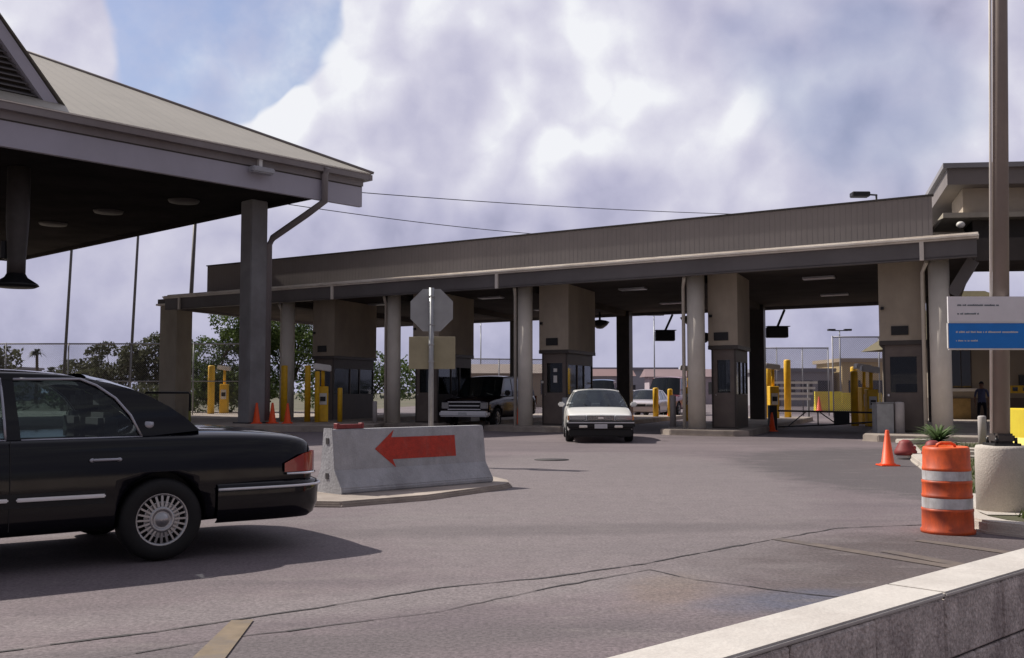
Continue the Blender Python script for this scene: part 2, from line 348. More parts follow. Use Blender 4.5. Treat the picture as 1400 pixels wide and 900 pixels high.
# ------------------------------------------------------------------ camera, light, world
cam = bpy.data.cameras.new('camera'); co = bpy.data.objects.new('camera', cam); col.objects.link(co)
co.location = (0, 0, 1.27); co.rotation_euler = (R(90) + math.atan(87 / 1400), 0, 0)
cam.sensor_width = 36; cam.lens = 36; cam.clip_end = 6000; cam.clip_start = .05
scene.camera = co
scene.view_settings.view_transform = 'Standard'; scene.view_settings.look = 'None'; scene.view_settings.exposure = 0
scene.render.engine = 'CYCLES'; scene.cycles.max_bounces = 5; scene.cycles.diffuse_bounces = 3; scene.cycles.transparent_max_bounces = 16
sun = bpy.data.lights.new('sun', 'SUN'); so = bpy.data.objects.new('sun', sun); col.objects.link(so)
sdir = Vector((-.76, .42, .95)).normalized()
so.rotation_euler = (-sdir).to_track_quat('-Z', 'Y').to_euler(); so.location = (-20, 30, 40)
sun.energy = 5.0; sun.angle = R(.5); sun.color = (1, .93, .84)

def make_world():
    w = bpy.data.worlds.new('World'); scene.world = w; w.use_nodes = True
    w.cycles.sampling_method = 'MANUAL'; w.cycles.sample_map_resolution = 256
    nt = w.node_tree; nt.nodes.clear(); L = nt.links
    out = nt.nodes.new('ShaderNodeOutputWorld'); bg = nt.nodes.new('ShaderNodeBackground')
    sky = nt.nodes.new('ShaderNodeTexSky'); sky.sky_type = 'NISHITA'; sky.sun_disc = False
    sky.sun_elevation = math.asin(sdir.z); sky.sun_rotation = math.atan2(sdir.x, sdir.y)
    sky.air_density = 1.3; sky.dust_density = 1.5
    tc = nt.nodes.new('ShaderNodeTexCoord'); D = tc.outputs['Generated']
    def vm(op, a, b=None):
        k = nt.nodes.new('ShaderNodeVectorMath'); k.operation = op
        L.new(a, k.inputs[0]) if not isinstance(a, tuple) else setattr(k.inputs[0], 'default_value', a)
        if b is not None:
            L.new(b, k.inputs[1]) if not isinstance(b, tuple) else setattr(k.inputs[1], 'default_value', b)
        return k
    def ma(op, a, b=None, clamp=False):
        k = nt.nodes.new('ShaderNodeMath'); k.operation = op; k.use_clamp = clamp
        for i, x in enumerate((a, b)):
            if x is None: continue
            if isinstance(x, (int, float)): k.inputs[i].default_value = x
            else: L.new(x, k.inputs[i])
        return k.outputs[0]
    def mr(v, a, b_, c=0, d=1):
        k = nt.nodes.new('ShaderNodeMapRange'); k.inputs['From Min'].default_value = a; k.inputs['From Max'].default_value = b_; k.inputs['To Min'].default_value = c; k.inputs['To Max'].default_value = d
        k.interpolation_type = 'SMOOTHSTEP'; L.new(v, k.inputs['Value']); return k.outputs['Result']
    def nz(s, d, r=.55, loc=(0, 0, 0), sc=(1, 1, 1), dist=0):
        mp = nt.nodes.new('ShaderNodeMapping'); mp.inputs['Location'].default_value = loc; mp.inputs['Scale'].default_value = sc
        n = nt.nodes.new('ShaderNodeTexNoise'); n.inputs['Scale'].default_value = s; n.inputs['Detail'].default_value = d; n.inputs['Roughness'].default_value = r; n.inputs['Distortion'].default_value = dist
        L.new(D, mp.inputs['Vector']); L.new(mp.outputs[0], n.inputs['Vector']); return n
    th = math.atan(87 / 1400)
    def dirv(px, py):
        u = (px - 700) / 1400; v = (450 - py) / 1400
        return Vector((u, math.cos(th) - v * math.sin(th), math.sin(th) + v * math.cos(th))).normalized()
    # billowing height field of the cloud bank, sampled twice (here and a step towards the sun) for relief shading
    def height(vec):
        w1 = nt.nodes.new('ShaderNodeTexNoise'); w1.inputs['Scale'].default_value = 5; w1.inputs['Detail'].default_value = 3; w1.inputs['Roughness'].default_value = .6
        L.new(vec, w1.inputs['Vector'])
        sb = vm('SUBTRACT', w1.outputs['Color'], (.5, .5, .5)); sl = nt.nodes.new('ShaderNodeVectorMath'); sl.operation = 'SCALE'; L.new(sb.outputs[0], sl.inputs[0]); sl.inputs['Scale'].default_value = .22
        wv = vm('ADD', vec, sl.outputs[0]).outputs[0]; acc = None
        for sc_, am in ((5.5, .42), (14, .26)):
            v = nt.nodes.new('ShaderNodeTexVoronoi'); v.feature = 'F1'; v.inputs['Scale'].default_value = sc_
            L.new(wv, v.inputs['Vector']); t = ma('MULTIPLY', ma('SUBTRACT', .75, v.outputs['Distance']), am)
            acc = t if acc is None else ma('ADD', acc, t)
        return ma('ADD', acc, ma('MULTIPLY', w1.outputs['Fac'], .35))
    H0 = height(D)
    H1 = height(vm('ADD', D, (-.018, .004, .028)).outputs[0])
    relief = ma('MULTIPLY', ma('SUBTRACT', H0, H1), 1.8)
    def blob(px, py, rpx, soft=.5, crisp=0.0):
        c = dirv(px, py); k = vm('DISTANCE', D, tuple(c)).outputs['Value']; r = rpx / 1450
        if crisp: k = ma('ADD', k, ma('MULTIPLY', ma('SUBTRACT', H0, .48), crisp * r))
        return mr(k, r * (1 - soft), r * (1 + soft), 1, 0)
    holes = None
    for (px, py, rr, sf, am) in ((268, 74, 66, .15, 1), (335, 36, 72, .13, 1), (232, 5, 50, .18, 1), (305, 118, 36, .16, 1), (362, 90, 34, .12, 1), (1165, 110, 75, .6, .42), (1240, 140, 60, .6, .42), (1100, 30, 60, .6, .25)):
        bl = blob(px, py, rr, sf, 2.6)
        if am < 1: bl = ma('MULTIPLY', bl, am)
        holes = bl if holes is None else ma('MAXIMUM', holes, bl)
    brk = mr(nz(2.6, 3, .6, (3.1, 1.7, 2.2), (1, 1, 1.6), .3).outputs['Fac'], .56, .68, 0, .55)
    back = mr(vm('DOT_PRODUCT', D, (0, 1, 0)).outputs['Value'], .25, .6, 1, 0)
    holes = ma('MAXIMUM', holes, ma('MULTIPLY', brk, back))
    wisp = mr(nz(8, 5, .6, (5, 2, 2)).outputs['Fac'], .40, .75, .08, .60)
    cloud = ma('SUBTRACT', 1.0, ma('MULTIPLY', holes, ma('SUBTRACT', 1.0, wisp)), True)
    sepz = nt.nodes.new('ShaderNodeSeparateXYZ'); L.new(D, sepz.inputs[0]); z = sepz.outputs['Z']
    fine = nz(22, 5, .62, (7.3, .4, 1.0)).outputs['Fac']
    big = nz(3.0, 4, .5, (1.3, .4, 2.0), (1, 1, 1.4), .1).outputs['Fac']
    sh = ma('ADD', ma('MULTIPLY', mr(big, .34, .66), .20), ma('MULTIPLY', mr(H0, .30, .62), .14))
    # relief is weaker low over the horizon, where haze softens the bank
    sh = ma('ADD', sh, ma('MULTIPLY', relief, mr(z, .02, .22, .25, 1.0)))
    sh = ma('ADD', sh, ma('MULTIPLY', ma('SUBTRACT', fine, .5), .46))
    elev = mr(z, 0.0, .30, .12, .50)
    sh = ma('ADD', sh, elev)
    for (px, py, rr, sf, am) in ((425, 95, 75, .6, .28), (370, 150, 50, .5, .24), (470, 40, 60, .7, .16), (760, 75, 90, .7, .08), (860, 110, 90, .8, .12), (960, 150, 70, .8, .12), (70, 60, 130, .8, .10), (1262, 178, 46, .8, .16), (1350, 150, 60, .6, .22), (620, 130, 110, .8, .06)):
        sh = ma('ADD', sh, ma('MULTIPLY', blob(px, py, rr, sf, .8), am))
    for (px, py, rr, sf, am) in ((1140, 60, 150, .8, .12), (930, 30, 70, .8, .10), (1230, 130, 110, .8, .10), (640, 220, 90, .8, .10), (620, 80, 50, .8, .06), (1150, 430, 160, .8, .10)):
        sh = ma('SUBTRACT', sh, ma('MULTIPLY', blob(px, py, rr, sf), am))
    sh = ma('MAXIMUM', sh, 0.0)
    rp = nt.nodes.new('ShaderNodeValToRGB'); cr = rp.color_ramp
    cr.elements[0].position = 0.0; cr.elements[0].color = (.33, .335, .48, 1)
    e = cr.elements.new(.30); e.color = (.49, .485, .64, 1)
    e = cr.elements.new(.58); e.color = (.62, .61, .74, 1)
    e = cr.elements.new(.82); e.color = (.75, .745, .84, 1)
    cr.elements[-1].position = 1.0; cr.elements[-1].color = (.89, .90, .94, 1)
    L.new(sh, rp.inputs['Fac'])
    # clouds behind the camera and overhead are dimmed to lower the fill light
    fade = mr(vm('DOT_PRODUCT', D, (-.15, .93, .33)).outputs['Value'], -.1, .80, .40, 1.0)
    cs = nt.nodes.new('ShaderNodeVectorMath'); cs.operation = 'SCALE'; L.new(rp.outputs['Color'], cs.inputs[0]); L.new(fade, cs.inputs['Scale'])
    ss = nt.nodes.new('ShaderNodeVectorMath'); ss.operation = 'SCALE'; L.new(sky.outputs['Color'], ss.inputs[0]); ss.inputs['Scale'].default_value = .085
    add = vm('MULTIPLY', ss.outputs[0], (1.05, 1.04, 1.24))
    mx = nt.nodes.new('ShaderNodeMix'); mx.data_type = 'RGBA'; L.new(cloud, mx.inputs['Factor']); L.new(add.outputs[0], mx.inputs['A']); L.new(cs.outputs[0], mx.inputs['B'])
    L.new(mx.outputs['Result'], bg.inputs['Color']); bg.inputs['Strength'].default_value = 1.0
    L.new(bg.outputs[0], out.inputs['Surface'])
make_world()

# ------------------------------------------------------------------ ground
def sheet(name, pts, z, m, kind='structure'):
    b = MB(); b.poly([(p[0], p[1], z) for p in pts]); o = b.build(name, m, recalc=False); tag(o, kind=kind); return o
sheet('ground', [(-2500, -500), (2500, -500), (2500, 3500), (-2500, 3500)], -.03, M['earth'])
sheet('road', [(-60, -30), (60, -30), (60, 48), (75, 140), (-6, 140), (-12, 62), (-60, 60)], 0, M['asphalt'])

def seam(name, pts, w, z=.004, m=None, jit=.012, breaks=0.0):
    b = MB(); P = []
    for i in range(len(pts) - 1):
        a, c = Vector((*pts[i], 0)), Vector((*pts[i + 1], 0)); n = max(2, int((c - a).length / .12))
        for k in range(n):
            t = k / n; p = a.lerp(c, t); P.append(p + Vector((random.uniform(-jit, jit), random.uniform(-jit, jit), 0)))
    P.append(Vector((*pts[-1], 0)))
    for i in range(len(P) - 1):
        if random.random() < breaks: continue
        d = (P[i + 1] - P[i]); n = Vector((-d.y, d.x, 0)).normalized()
        w0 = w * (random.uniform(.3, 1.0) + max(0, noise.noise(P[i] * 1.7)) * 1.6)
        b.poly([(P[i] - n * w0 / 2 + Vector((0, 0, z)))[:], (P[i + 1] - n * w0 / 2 + Vector((0, 0, z)))[:], (P[i + 1] + n * w0 / 2 + Vector((0, 0, z)))[:], (P[i] + n * w0 / 2 + Vector((0, 0, z)))[:]])
    o = b.build(name, m or M['tar'], recalc=False); tag(o, kind='structure'); return o
seam('road_seam', [(-5.2, 3.9), (-2.54, 5.1), (-1.9, 5.53), (-1.25, 6.05), (-.46, 6.76), (.27, 7.15), (.98, 7.7), (1.83, 8.55), (3.05, 9.7), (4.0, 9.95)], .026)
seam('road_seam', [(-2.9, 4.5), (-2.05, 4.9), (-1.53, 5.36), (-.67, 5.87), (-.42, 6.03), (.24, 6.75), (1.0, 7.45), (1.25, 7.05), (1.85, 6.55), (2.5, 6.2)], .016)
seam('road_seam', [(-9, 15), (-4, 12.2)], .02, breaks=.2)
b = MB(); b.poly([(-1.52, 4.85, .008), (-1.36, 4.88, .008), (-1.44, 5.80, .008), (-1.56, 5.78, .008)]); tag(b.build('yellow_line', M['stripe'], recalc=False), kind='structure')
b = MB()
for (x0, y0, x1, y1) in ((3.0, 8.3, 4.0, 6.2), (3.5, 8.9, 4.6, 7.2), (2.3, 9.0, 3.3, 7.4)):
    d = Vector((x1 - x0, y1 - y0, 0)).normalized(); n = Vector((-d.y, d.x, 0)) * .07
    b.poly([(x0 - n.x, y0 - n.y, .005), (x1 - n.x, y1 - n.y, .005), (x1 + n.x, y1 + n.y, .005), (x0 + n.x, y0 + n.y, .005)])
M['faint'] = mat('faint_worn_line', (.135, .108, .092), .85, var=.2, scale=9, stain=(.10, .086, .084), stain_amt=1.0)
tag(b.build('worn_line_marking', M['faint'], recalc=False), kind='structure')
# manhole lid
b = MB(); b.lathe([(.0001, 0), (.33, 0), (.33, .006), (.0001, .006)], 24, (.75, 19.5, .002)); tag(b.build('manhole_cover', M['tar'], recalc=True), 'dark round manhole cover flush with the road in front of the white car', 'manhole cover')

def inset(pts, w):
    c = sum((Vector((p[0], p[1])) for p in pts), Vector((0, 0))) / len(pts)
    res = []
    n = len(pts)
    for i in range(n):
        p0, p1, p2 = Vector(pts[i - 1][:2]), Vector(pts[i][:2]), Vector(pts[(i + 1) % n][:2])
        e1 = (p1 - p0).normalized(); e2 = (p2 - p1).normalized(); n1 = Vector((-e1.y, e1.x)); n2 = Vector((-e2.y, e2.x))
        if n1.dot(c - p1) < 0: n1 = -n1
        if n2.dot(c - p1) < 0: n2 = -n2
        b_ = (n1 + n2).normalized(); k = w / max(.4, b_.dot(n1)); q = p1 + b_ * k; res.append((q.x, q.y))
    return res
def kerb_island(name, pts, h, m=None, top=None, w=.15):
    b = MB(); b.prism(pts, 0.0, h); b.bevel(.02, 2); o = b.build(name, m or M['conc_kerb']); tag(o, kind='structure')
    if top:
        i = inset(pts, w); o2 = sheet(name + '_top', i, h + .004, top)
    return o

# ------------------------------------------------------------------ left pavement, median under the barrier, planted bed
kerb_island('pavement', [(-45, 33.4), (-5.2, 33.4), (-4.6, 34.2), (-4.6, 38.5), (-7.3, 42), (-8.0, 60), (-45, 60)], .2, M['conc_kerb'])
kerb_island('median_island', [(-2.35, 11.5), (-1.9, 11.45), (-1.0, 12.2), (-.12, 13.55), (-.02, 13.85), (-.05, 14.3), (-.3, 15.0), (-.7, 18.3), (-1.3, 18.9), (-1.9, 18.6), (-2.8, 13.2)], .065, M['conc_kerb'])
bed = [(7.35, 18.9), (6.0, 14.4), (4.42, 10.3), (4.26, 9.75), (4.30, 9.35), (4.55, 9.0), (6, 8.4), (14, 7.4), (17, 22), (9.9, 24.2), (9.0, 23.6)]
kerb_island('planting_bed', bed, .11, M['conc_light'], M['earth'], .22)
sheet('paved_pad', [(4.52, 10.0), (4.48, 9.75), (6.4, 9.55), (6.9, 11.6), (5.1, 11.8)], .122, M['conc_light'])

def grass_patch():
    b = MB(); random.seed(3)
    def inside(x, y):
        return x > 4.35 + (max(0, y - 10.2)) * .36 + .3 and y < 23 and y > 9.1 and not (4.4 < x < 6.95 and 9.65 < y < 11.8)
    for _ in range(16000):
        x = random.uniform(4.7, 11); y = 9.1 + random.random() ** 1.6 * 13.5
        if not inside(x, y): continue
        h = random.uniform(.04, .11); a = random.uniform(0, 6.28); w = random.uniform(.006, .012)
        lean = Vector((random.uniform(-.04, .04), random.uniform(-.04, .04), h)); p = Vector((x, y, .112))
        sd = Vector((math.cos(a), math.sin(a), 0)) * w
        b.poly([p - sd, p + sd, p + lean])
    tag(b.build('grass', M['grass'], recalc=False), 'short patchy grass growing on the planting bed', 'grass', kind='stuff')
grass_patch()

# ------------------------------------------------------------------ masonry wall, bottom right
def masonry_wall():
    a = Vector((.174, 2.43, 0)); e = Vector((.732, .681, 0)); n = Vector((.681, -.732, 0))
    W = .19
    root = empty('block_wall', (a.x, a.y, 0), 0, 'low split face block wall with pale smooth coping at the near right corner', 'wall')
    def lo(s, t, z): return e * s + n * t + Vector((0, 0, z))
    b = MB(); L0, L1 = -2.2, 6.6; bl = .447; gap = .007
    for row in range(4):
        z1 = .62 - row * .2; z0 = max(z1 - .2 + gap, 0)
        if z1 <= 0: break
        off = (row % 2) * .5
        k = int(L0 / bl) - 1
        while True:
            s0 = (k + off) * bl + .12; s1 = s0 + bl - gap; k += 1
            if s0 > L1: break
            if s1 < L0: continue
            j = random.uniform(-.003, .004)
            b.hexa([lo(s0, .012, z0), lo(s1, .012, z0), lo(s1, W + j, z0), lo(s0, W + j, z0), lo(s0, .012, z1), lo(s1, .012, z1), lo(s1, W + j, z1), lo(s0, W + j, z1)])
    b.bevel(.006, 1).build('blocks', M['block'], root)
    b = MB(); b.hexa([lo(L0, .02, 0), lo(L1, .02, 0), lo(L1, W - .012, 0), lo(L0, W - .012, 0), lo(L0, .02, .612), lo(L1, .02, .612), lo(L1, W - .012, .612), lo(L0, W - .012, .612)])
    b.build('mortar', M['tar'], root)
    b = MB(); s = L0
    while s < L1:
        l = 1.83
        b.hexa([lo(s, -.008, .622), lo(s + l - .004, -.008, .622), lo(s + l - .004, W + .001, .622), lo(s, W + .001, .622), lo(s, -.008, .64), lo(s + l - .004, -.008, .64), lo(s + l - .004, W + .001, .64), lo(s, W + .001, .64)]); s += l
    b.bevel(.006, 2).build('coping', M['coping'], root)
masonry_wall()

# ------------------------------------------------------------------ jersey barrier with arrow
def jersey():
    A = Vector((-2.03, 12.22, .066)); B = Vector((-.245, 13.92, .066)); e = (B - A); ln = e.length; ang = math.atan2(e.y, e.x)
    root = empty('concrete_barrier', A, ang, 'grey concrete barrier with a red arrow pointing left, on the median', 'barrier')
    # local: x along, y away from camera; near foot at y=0
    prof = [(0, 0), (0, .06), (.15, .27), (.21, .76), (.36, .76), (.42, .27), (.57, .06), (.57, 0)]
    b = MB(); A0 = [b.bm.verts.new((0, y, z)) for y, z in prof]; B0 = [b.bm.verts.new((ln, y, z)) for y, z in prof]
    b.bm.faces.new(A0); b.bm.faces.new(B0)
    for i in range(8): b.bm.faces.new((A0[i], A0[(i + 1) % 8], B0[(i + 1) % 8], B0[i]))
    b.bevel(.014, 2).build('concrete_body', M['barrier'], root)
    # arrow on the upper near face
    p0 = Vector((0, .15, .27)); up = Vector((0, .06, .49)).normalized(); nn = Vector((0, -.49, .06)).normalized()
    def f(u, v, o=.004): return p0 + Vector((u, 0, 0)) + up * v + nn * o
    x0, x1, xh = .62, 1.93, .93; v0, v1 = .10, .375; vm_ = (v0 + v1) / 2
    b = MB(); b.poly([f(x0, vm_), f(xh, v0 - .105), f(xh - .045, v0), f(x1, v0 + .0), f(x1, v1 - .0), f(xh - .045, v1), f(xh, v1 + .095)])
    b.build('painted_arrow', M['red'], root, recalc=True)
    for z in (.62, .2):
        b = MB(); b.obox((-.004, .285, z), (.004, 0, 0), (0, .03, 0), (0, 0, .035)); b.build('end_slot', M['tar'], root)
    b = MB(); b.box(.10, .50, .24, .31, 0, .055); b.box(.10, .14, .235, .315, .0, .07); b.box(.46, .50, .235, .315, 0, .07)
    o = b.bevel(.006, 1).build('timber_bar', M['darkred']); o.location = A + Vector((0, 0, .762)); o.rotation_euler = (0, 0, ang)
    tag(o, 'short dark red bar lying on top of the concrete barrier', 'bar')
jersey()

# ------------------------------------------------------------------ stop sign seen from behind
def stop_sign():
    root = empty('stop_sign', (-1.42, 18, .066), 0, 'octagonal sign seen from its bare grey back with a tan board below on one post', 'traffic sign')
    MB().tube([(0, 0, 0), (0, 0, 3.05)], .045, 12).build('post', M['galv'], root)
    cz = 2.66; r = .375 / math.cos(R(22.5))
    b = MB(); pts = [(r * math.cos(R(22.5 + 45 * k)), r * math.sin(R(22.5 + 45 * k))) for k in range(8)]
    a = [b.bm.verts.new((x, .052, cz + z)) for x, z in pts]; c = [b.bm.verts.new((x, .058, cz + z)) for x, z in pts]
    b.bm.faces.new(a); b.bm.faces.new(c)
    for i in range(8): b.bm.faces.new((a[i], a[(i + 1) % 8], c[(i + 1) % 8], c[i]))
    b.build('sign_plate', M['sign_back'], root)
    b = MB(); b.poly([(x * .985, .0605, cz + z * .985) for x, z in pts]); b.build('sign_face', M['red'], root, recalc=False)
    b = MB(); b.box(-.40, .42, .05, .065, 1.62, 2.19); b.bevel(.004, 1).build('lower_board', M['tan_board'], root)
    b = MB()
    for z in (2.9, 2.4, 2.05, 1.75): b = MB(); b.obox((0, 0, z), (.05, 0, 0), (0, .05, 0), (0, 0, .012)); b.build('bracket', M['galv'], root)
stop_sign()

# ------------------------------------------------------------------ cones
cone_proto = None
def cone(loc, h, label, group='orange traffic cones', rz=0):
    global cone_proto
    if cone_proto is None:
        root = empty('traffic_cone', (0, 0, 0))
        b = MB(); b.box(-.19, .19, -.19, .19, 0, .03); b.bevel(.012, 2).build('base', M['cone'], root)
        b = MB(); b.lathe([(.155, .03), (.15, .05), (.125, .06), (.035, .70), (.028, .71), (.0001, .705)], 24); b.build('cone_body', M['cone'], root)
        cone_proto = root; r = root
    else: r = copy_tree(cone_proto)
    r.location = loc; r.scale = (h / .71,) * 3; r.rotation_euler = (0, 0, rz); tag(r, label, 'cone', group); return r
cone((6.54, 17.93, 0), .62, 'largest orange traffic cone, at the kerb of the planting bed')
cone((-8.85, 35.6, .2), .72, 'orange cone beside the grey steel column, leftmost of three on the pavement', rz=.2)
cone((-8.35, 35.8, .2), .72, 'middle orange cone of the three on the pavement', rz=.5)
cone((-7.8, 35.7, .2), .70, 'rightmost orange cone of the three on the pavement', rz=.1)
cone((8.55, 33.8, 0), .62, 'orange cone beside the left post of the low dark gate')
cone((.25, 35.9, .17), .7, 'orange cone tucked behind a column next to the dark truck')
cone((21.0, 70.2, 0), 1.0, 'distant orange cone in front of the long yellow barrier')

# ------------------------------------------------------------------ drum
def drum(loc, s, label, rz=0):
    root = empty('traffic_drum', loc, rz, label, 'traffic drum'); root.scale = (s, s, s)
    H = .86
    prof = [(.0001, 0), (.245, 0), (.25, .02), (.245, .055), (.232, .06), (.230, .23), (.235, .235), (.236, .245)]
    mis = [0] * 7
    b = MB(); b.lathe([(.0001, 0), (.25, 0), (.252, .03), (.238, .045), (.236, .21), (.240, .215), (.240, .235), (.230, .24), (.230, .345), (.234, .35), (.234, .37), (.229, .375), (.228, .48), (.232, .485), (.231, .505), (.222, .51), (.222, .605), (.226, .61), (.225, .63), (.220, .635), (.216, .80), (.212, .825), (.195, .835), (.19, .815), (.0001, .815)], 40,
                    mis=[0] * 3 + [0] + [0] * 20)
    b.build('drum_body', M['orange'], root)
    for z0, z1, r0, r1 in ((.243, .342, .2325, .2325), (.513, .602, .2245, .2245)):
        b = MB(); b.lathe([(r0, z0), (r1, z1)], 40); bmesh.ops.delete(b.bm, geom=[f for f in b.bm.faces if len(f.verts) > 4], context='FACES_ONLY'); b.build('reflective_band', M['reflect'], root)
    b = MB(); b.tube([(-.09, 0, .81), (-.085, 0, .85), (-.05, 0, .865), (.05, 0, .865), (.085, 0, .85), (.09, 0, .81)], .016, 8); b.build('handle', M['orange'], root)
drum((3.97, 9.42, 0), .935, 'orange and white striped traffic drum standing at the kerb corner')
# small toppled red and white markers
for (x, y, rz, lb) in ((7.55, 19.75, .3, 'squat red road marker with white foot lying just right of the largest cone'), (7.95, 19.45, -.5, 'squat red road marker with white foot, the one farther from the largest cone')):
    r = empty('road_marker', (x, y, 0.02), rz, lb, 'road marker', 'red road markers lying by the kerb')
    b = MB(); b.lathe([(.0001, 0), (.20, .0), (.21, .06), (.19, .10), (.13, .22), (.11, .26), (.05, .29), (.0001, .29)], 20, (0, 0, .06)); b.build('red_body', M['darkred'], r)
    b = MB(); b.lathe([(.0001, 0), (.16, 0), (.17, .055), (.0001, .055)], 20, (0, 0, 0)); b.build('foot', M['white'], r)
    b = MB(); b.sphere((.08, -.14, .2), .045, (1, 1, 1), 10); b.build('reflector', M['lens_red'], r)
# rock-like kerb end block
b = MB(); b.prism([(7.9, 18.4), (8.35, 18.2), (8.5, 18.75), (8.1, 19.1)], .11, .27); tag(b.bevel(.05, 3).build('concrete_block', M['conc_light']), 'small pale concrete block on the bed just behind the traffic drum', 'block')
b = MB(); b.box(8.75, 9.7, 23.0, 23.5, .11, .22); tag(b.bevel(.02, 2).build('concrete_slab', M['conc_light']), 'pale flat concrete slab behind the largest cone', 'slab')

# ------------------------------------------------------------------ light pole with sign
def light_pole():
    root = empty('light_pole', (4.83, 10.15, .12), 0, 'tall brown lamp post on a fat round concrete base', 'lamp post'); LN = .026
    b = MB(); b.lathe([(.0001, 0), (.248, 0), (.248, .60), (.236, .63), (.0001, .63)], 40); b.build('concrete_base', M['conc_light'], root)
    b = MB(); b.box(-.13, .13, -.13, .13, .63, .655)
    for sx in (-1, 1):
        for sy in (-1, 1): b.tube([(sx * .095, sy * .095, .65), (sx * .095, sy * .095, .71)], .016, 8)
    b.build('base_plate', M['darkmetal'], root)
    b = MB(); b.box(-.095, .095, -.095, .095, .656, .75); b.bevel(.02, 2); b.build('pole_cover', M['darkbrown'], root)
    M['polepaint'] = mat('brown_pole_paint', (.27, .22, .19), .5, var=.12, scale=2)
    b = MB(); b.tube([(0, 0, .75), (8.45 * LN, 0, 9.2)], .080, 20, .064); b.build('pole_shaft', M['polepaint'], root)
    b = MB(); b.tube([(-.10, .0, .75), (-.10 + 8.25 * LN, 0, 9.0)], .014, 8); b.build('conduit', M['gutter'], root)
    b = MB(); b.bar((.2, 0, 9.2), (1.3, 0, 9.35), .06); b.box(1.0, 1.7, -.16, .16, 9.3, 9.42); b.bevel(.02, 1); b.build('lamp_head', M['darkbrown'], root)
    # sign board
    s = empty('information_sign', (4.83, 10.15, 0), 0, 'pale grey and blue notice board fixed across the lamp post', 'sign')
    y = -.108; x0, x1 = -.54, .45; z0, zm, z1 = 1.705, 1.965, 2.215
    b = MB(); b.box(x0, x1, y, y + .022, zm, z1); b.build('upper_panel', M['signwhite'], s)
    b = MB(); b.box(x0, x1, y, y + .022, z0, zm - .014); b.build('lower_panel', M['blue'], s)
    b = MB(); b.box(x0, x1, y - .003, y + .019, zm - .012, zm - .002); b.box(x0, x1, y, y + .022, z0 - .016, z0 - .002); b.box(x0 - .01, x0 - .001, y, y + .02, z0, zm - .014); b.build('border_strip', M['white'], s)
    def textline(bm_, xa, xb, zc, h, seed):
        random.seed(seed); x = xa
        while x < xb:
            w = random.uniform(.004, .008)
            hh = h * random.choice((.75, .75, .75, 1.0))
            bm_.box(x, min(x + w, xb), y - .003, y - .0005, zc - h / 2, zc - h / 2 + hh); x += w + random.choice((.003, .003, .003, .003, .003, .014))
    b = MB(); textline(b, x0 + .09, x0 + .50, zm + .165, .018, 1); textline(b, x0 + .09, x0 + .30, zm + .08, .017, 2); b.build('lettering', M['signink'], s)
    b = MB(); textline(b, x0 + .07, x0 + .68, zm - .10, .018, 3); textline(b, x0 + .07, x0 + .29, zm - .185, .016, 4); b.build('lettering', M['white'], s)
    for z in (1.84, 2.10): b = MB(); b.box(-.10, .10, y + .024, .10, z, z + .03); b.build('bracket', M['darkmetal'], s)
light_pole()

# ------------------------------------------------------------------ bollards etc.
bol_proto = None
def bollard(loc, r, h, label, m='white', group='pale concrete filled bollards', name='bollard'):
    b = MB(); b.lathe([(.0001, 0), (r, 0), (r, h - r * .35), (r * .85, h - r * .1), (r * .45, h), (.0001, h)], 20); o = b.build(name, M[m]); o.location = loc
    return tag(o, label, 'bollard', group)
M['bolpaint'] = mat('bollard_paint', (.46, .43, .42), .6, var=.1, scale=4, stain=(.3, .27, .25), stain_amt=.5)
bollard((5.22, 33.3, .17), .10, 1.02, 'pale bollard at the left edge of the island with the brightest column', 'bolpaint')
bollard((6.75, 31.6, .17), .115, 1.05, 'pale bollard in front of the booth beside the brightest column', 'bolpaint')
bollard((10.6, 28.1, .0), .13, 1.02, 'pale bollard against the grey steel guard box', 'bolpaint')
bollard((9.42, 20.6, .11), .08, .70, 'short pale bollard behind the planting bed, next to the lamp post', 'bolpaint')
bollard((1.75, 33.55, .17), .12, .95, 'grey bollard at the door side of the booth behind the white car', 'galv')
bollard((-4.9, 36.7, .17), .08, .8, 'slim pale bollard in front of the booth behind the sign post', 'bolpaint')
b = MB(); b.box(-.28, .18, -.2, .2, 0, .98); b.box(-.30, .20, -.22, .22, .98, 1.01); o = b.bevel(.012, 1).build('guard_box', M['galv']); o.location = (10.25, 28.25, 0)
tag(o, 'grey steel guard box standing left of a pale bollard at the dark gate', 'guard box')

def yellow_post(loc, r, h, label):
    return bollard(loc, r, h, label, 'yellow', 'yellow steel bollards around the lanes', 'yellow_bollard')
yellow_post((-15.25, 52, .2), .17, 2.45, 'tall yellow bollard standing alone left of the grey steel column')
yellow_post((-8.42, 37.9, .2), .125, 2.08, 'leftmost yellow bollard of the group right of the steel column')
yellow_post((-7.55, 37.9, .2), .11, 2.08, 'yellow bollard with a pale panel beside it, second of the group by the steel column')
yellow_post((-7.1, 37.4, .2), .09, 1.85, 'third yellow bollard of the group by the steel column')
yellow_post((-6.35, 37.9, .2), .09, 1.25, 'shortest yellow bollard of the group by the steel column')
yellow_post((11.42, 45.6, 0), .14, 2.45, 'yellow bollard just right of the dark back column by the gate lane')
yellow_post((12.33, 45.9, 0), .15, 2.75, 'yellow bollard second from the dark back column by the gate lane')
yellow_post((14.2, 42.6, 0), .13, 2.35, 'yellow bollard at the right end of the gate lane, left of the coin machine')
yellow_post((13.15, 39.4, 0), .14, 2.1, 'yellow bollard closest to the low dark gate on its right side')
yellow_post((6.65, 47.5, 0), .13, 1.5, 'left yellow bollard of the pair left of the brightest column')
yellow_post((7.35, 47.7, 0), .12, 1.45, 'right yellow bollard of the pair left of the brightest column')

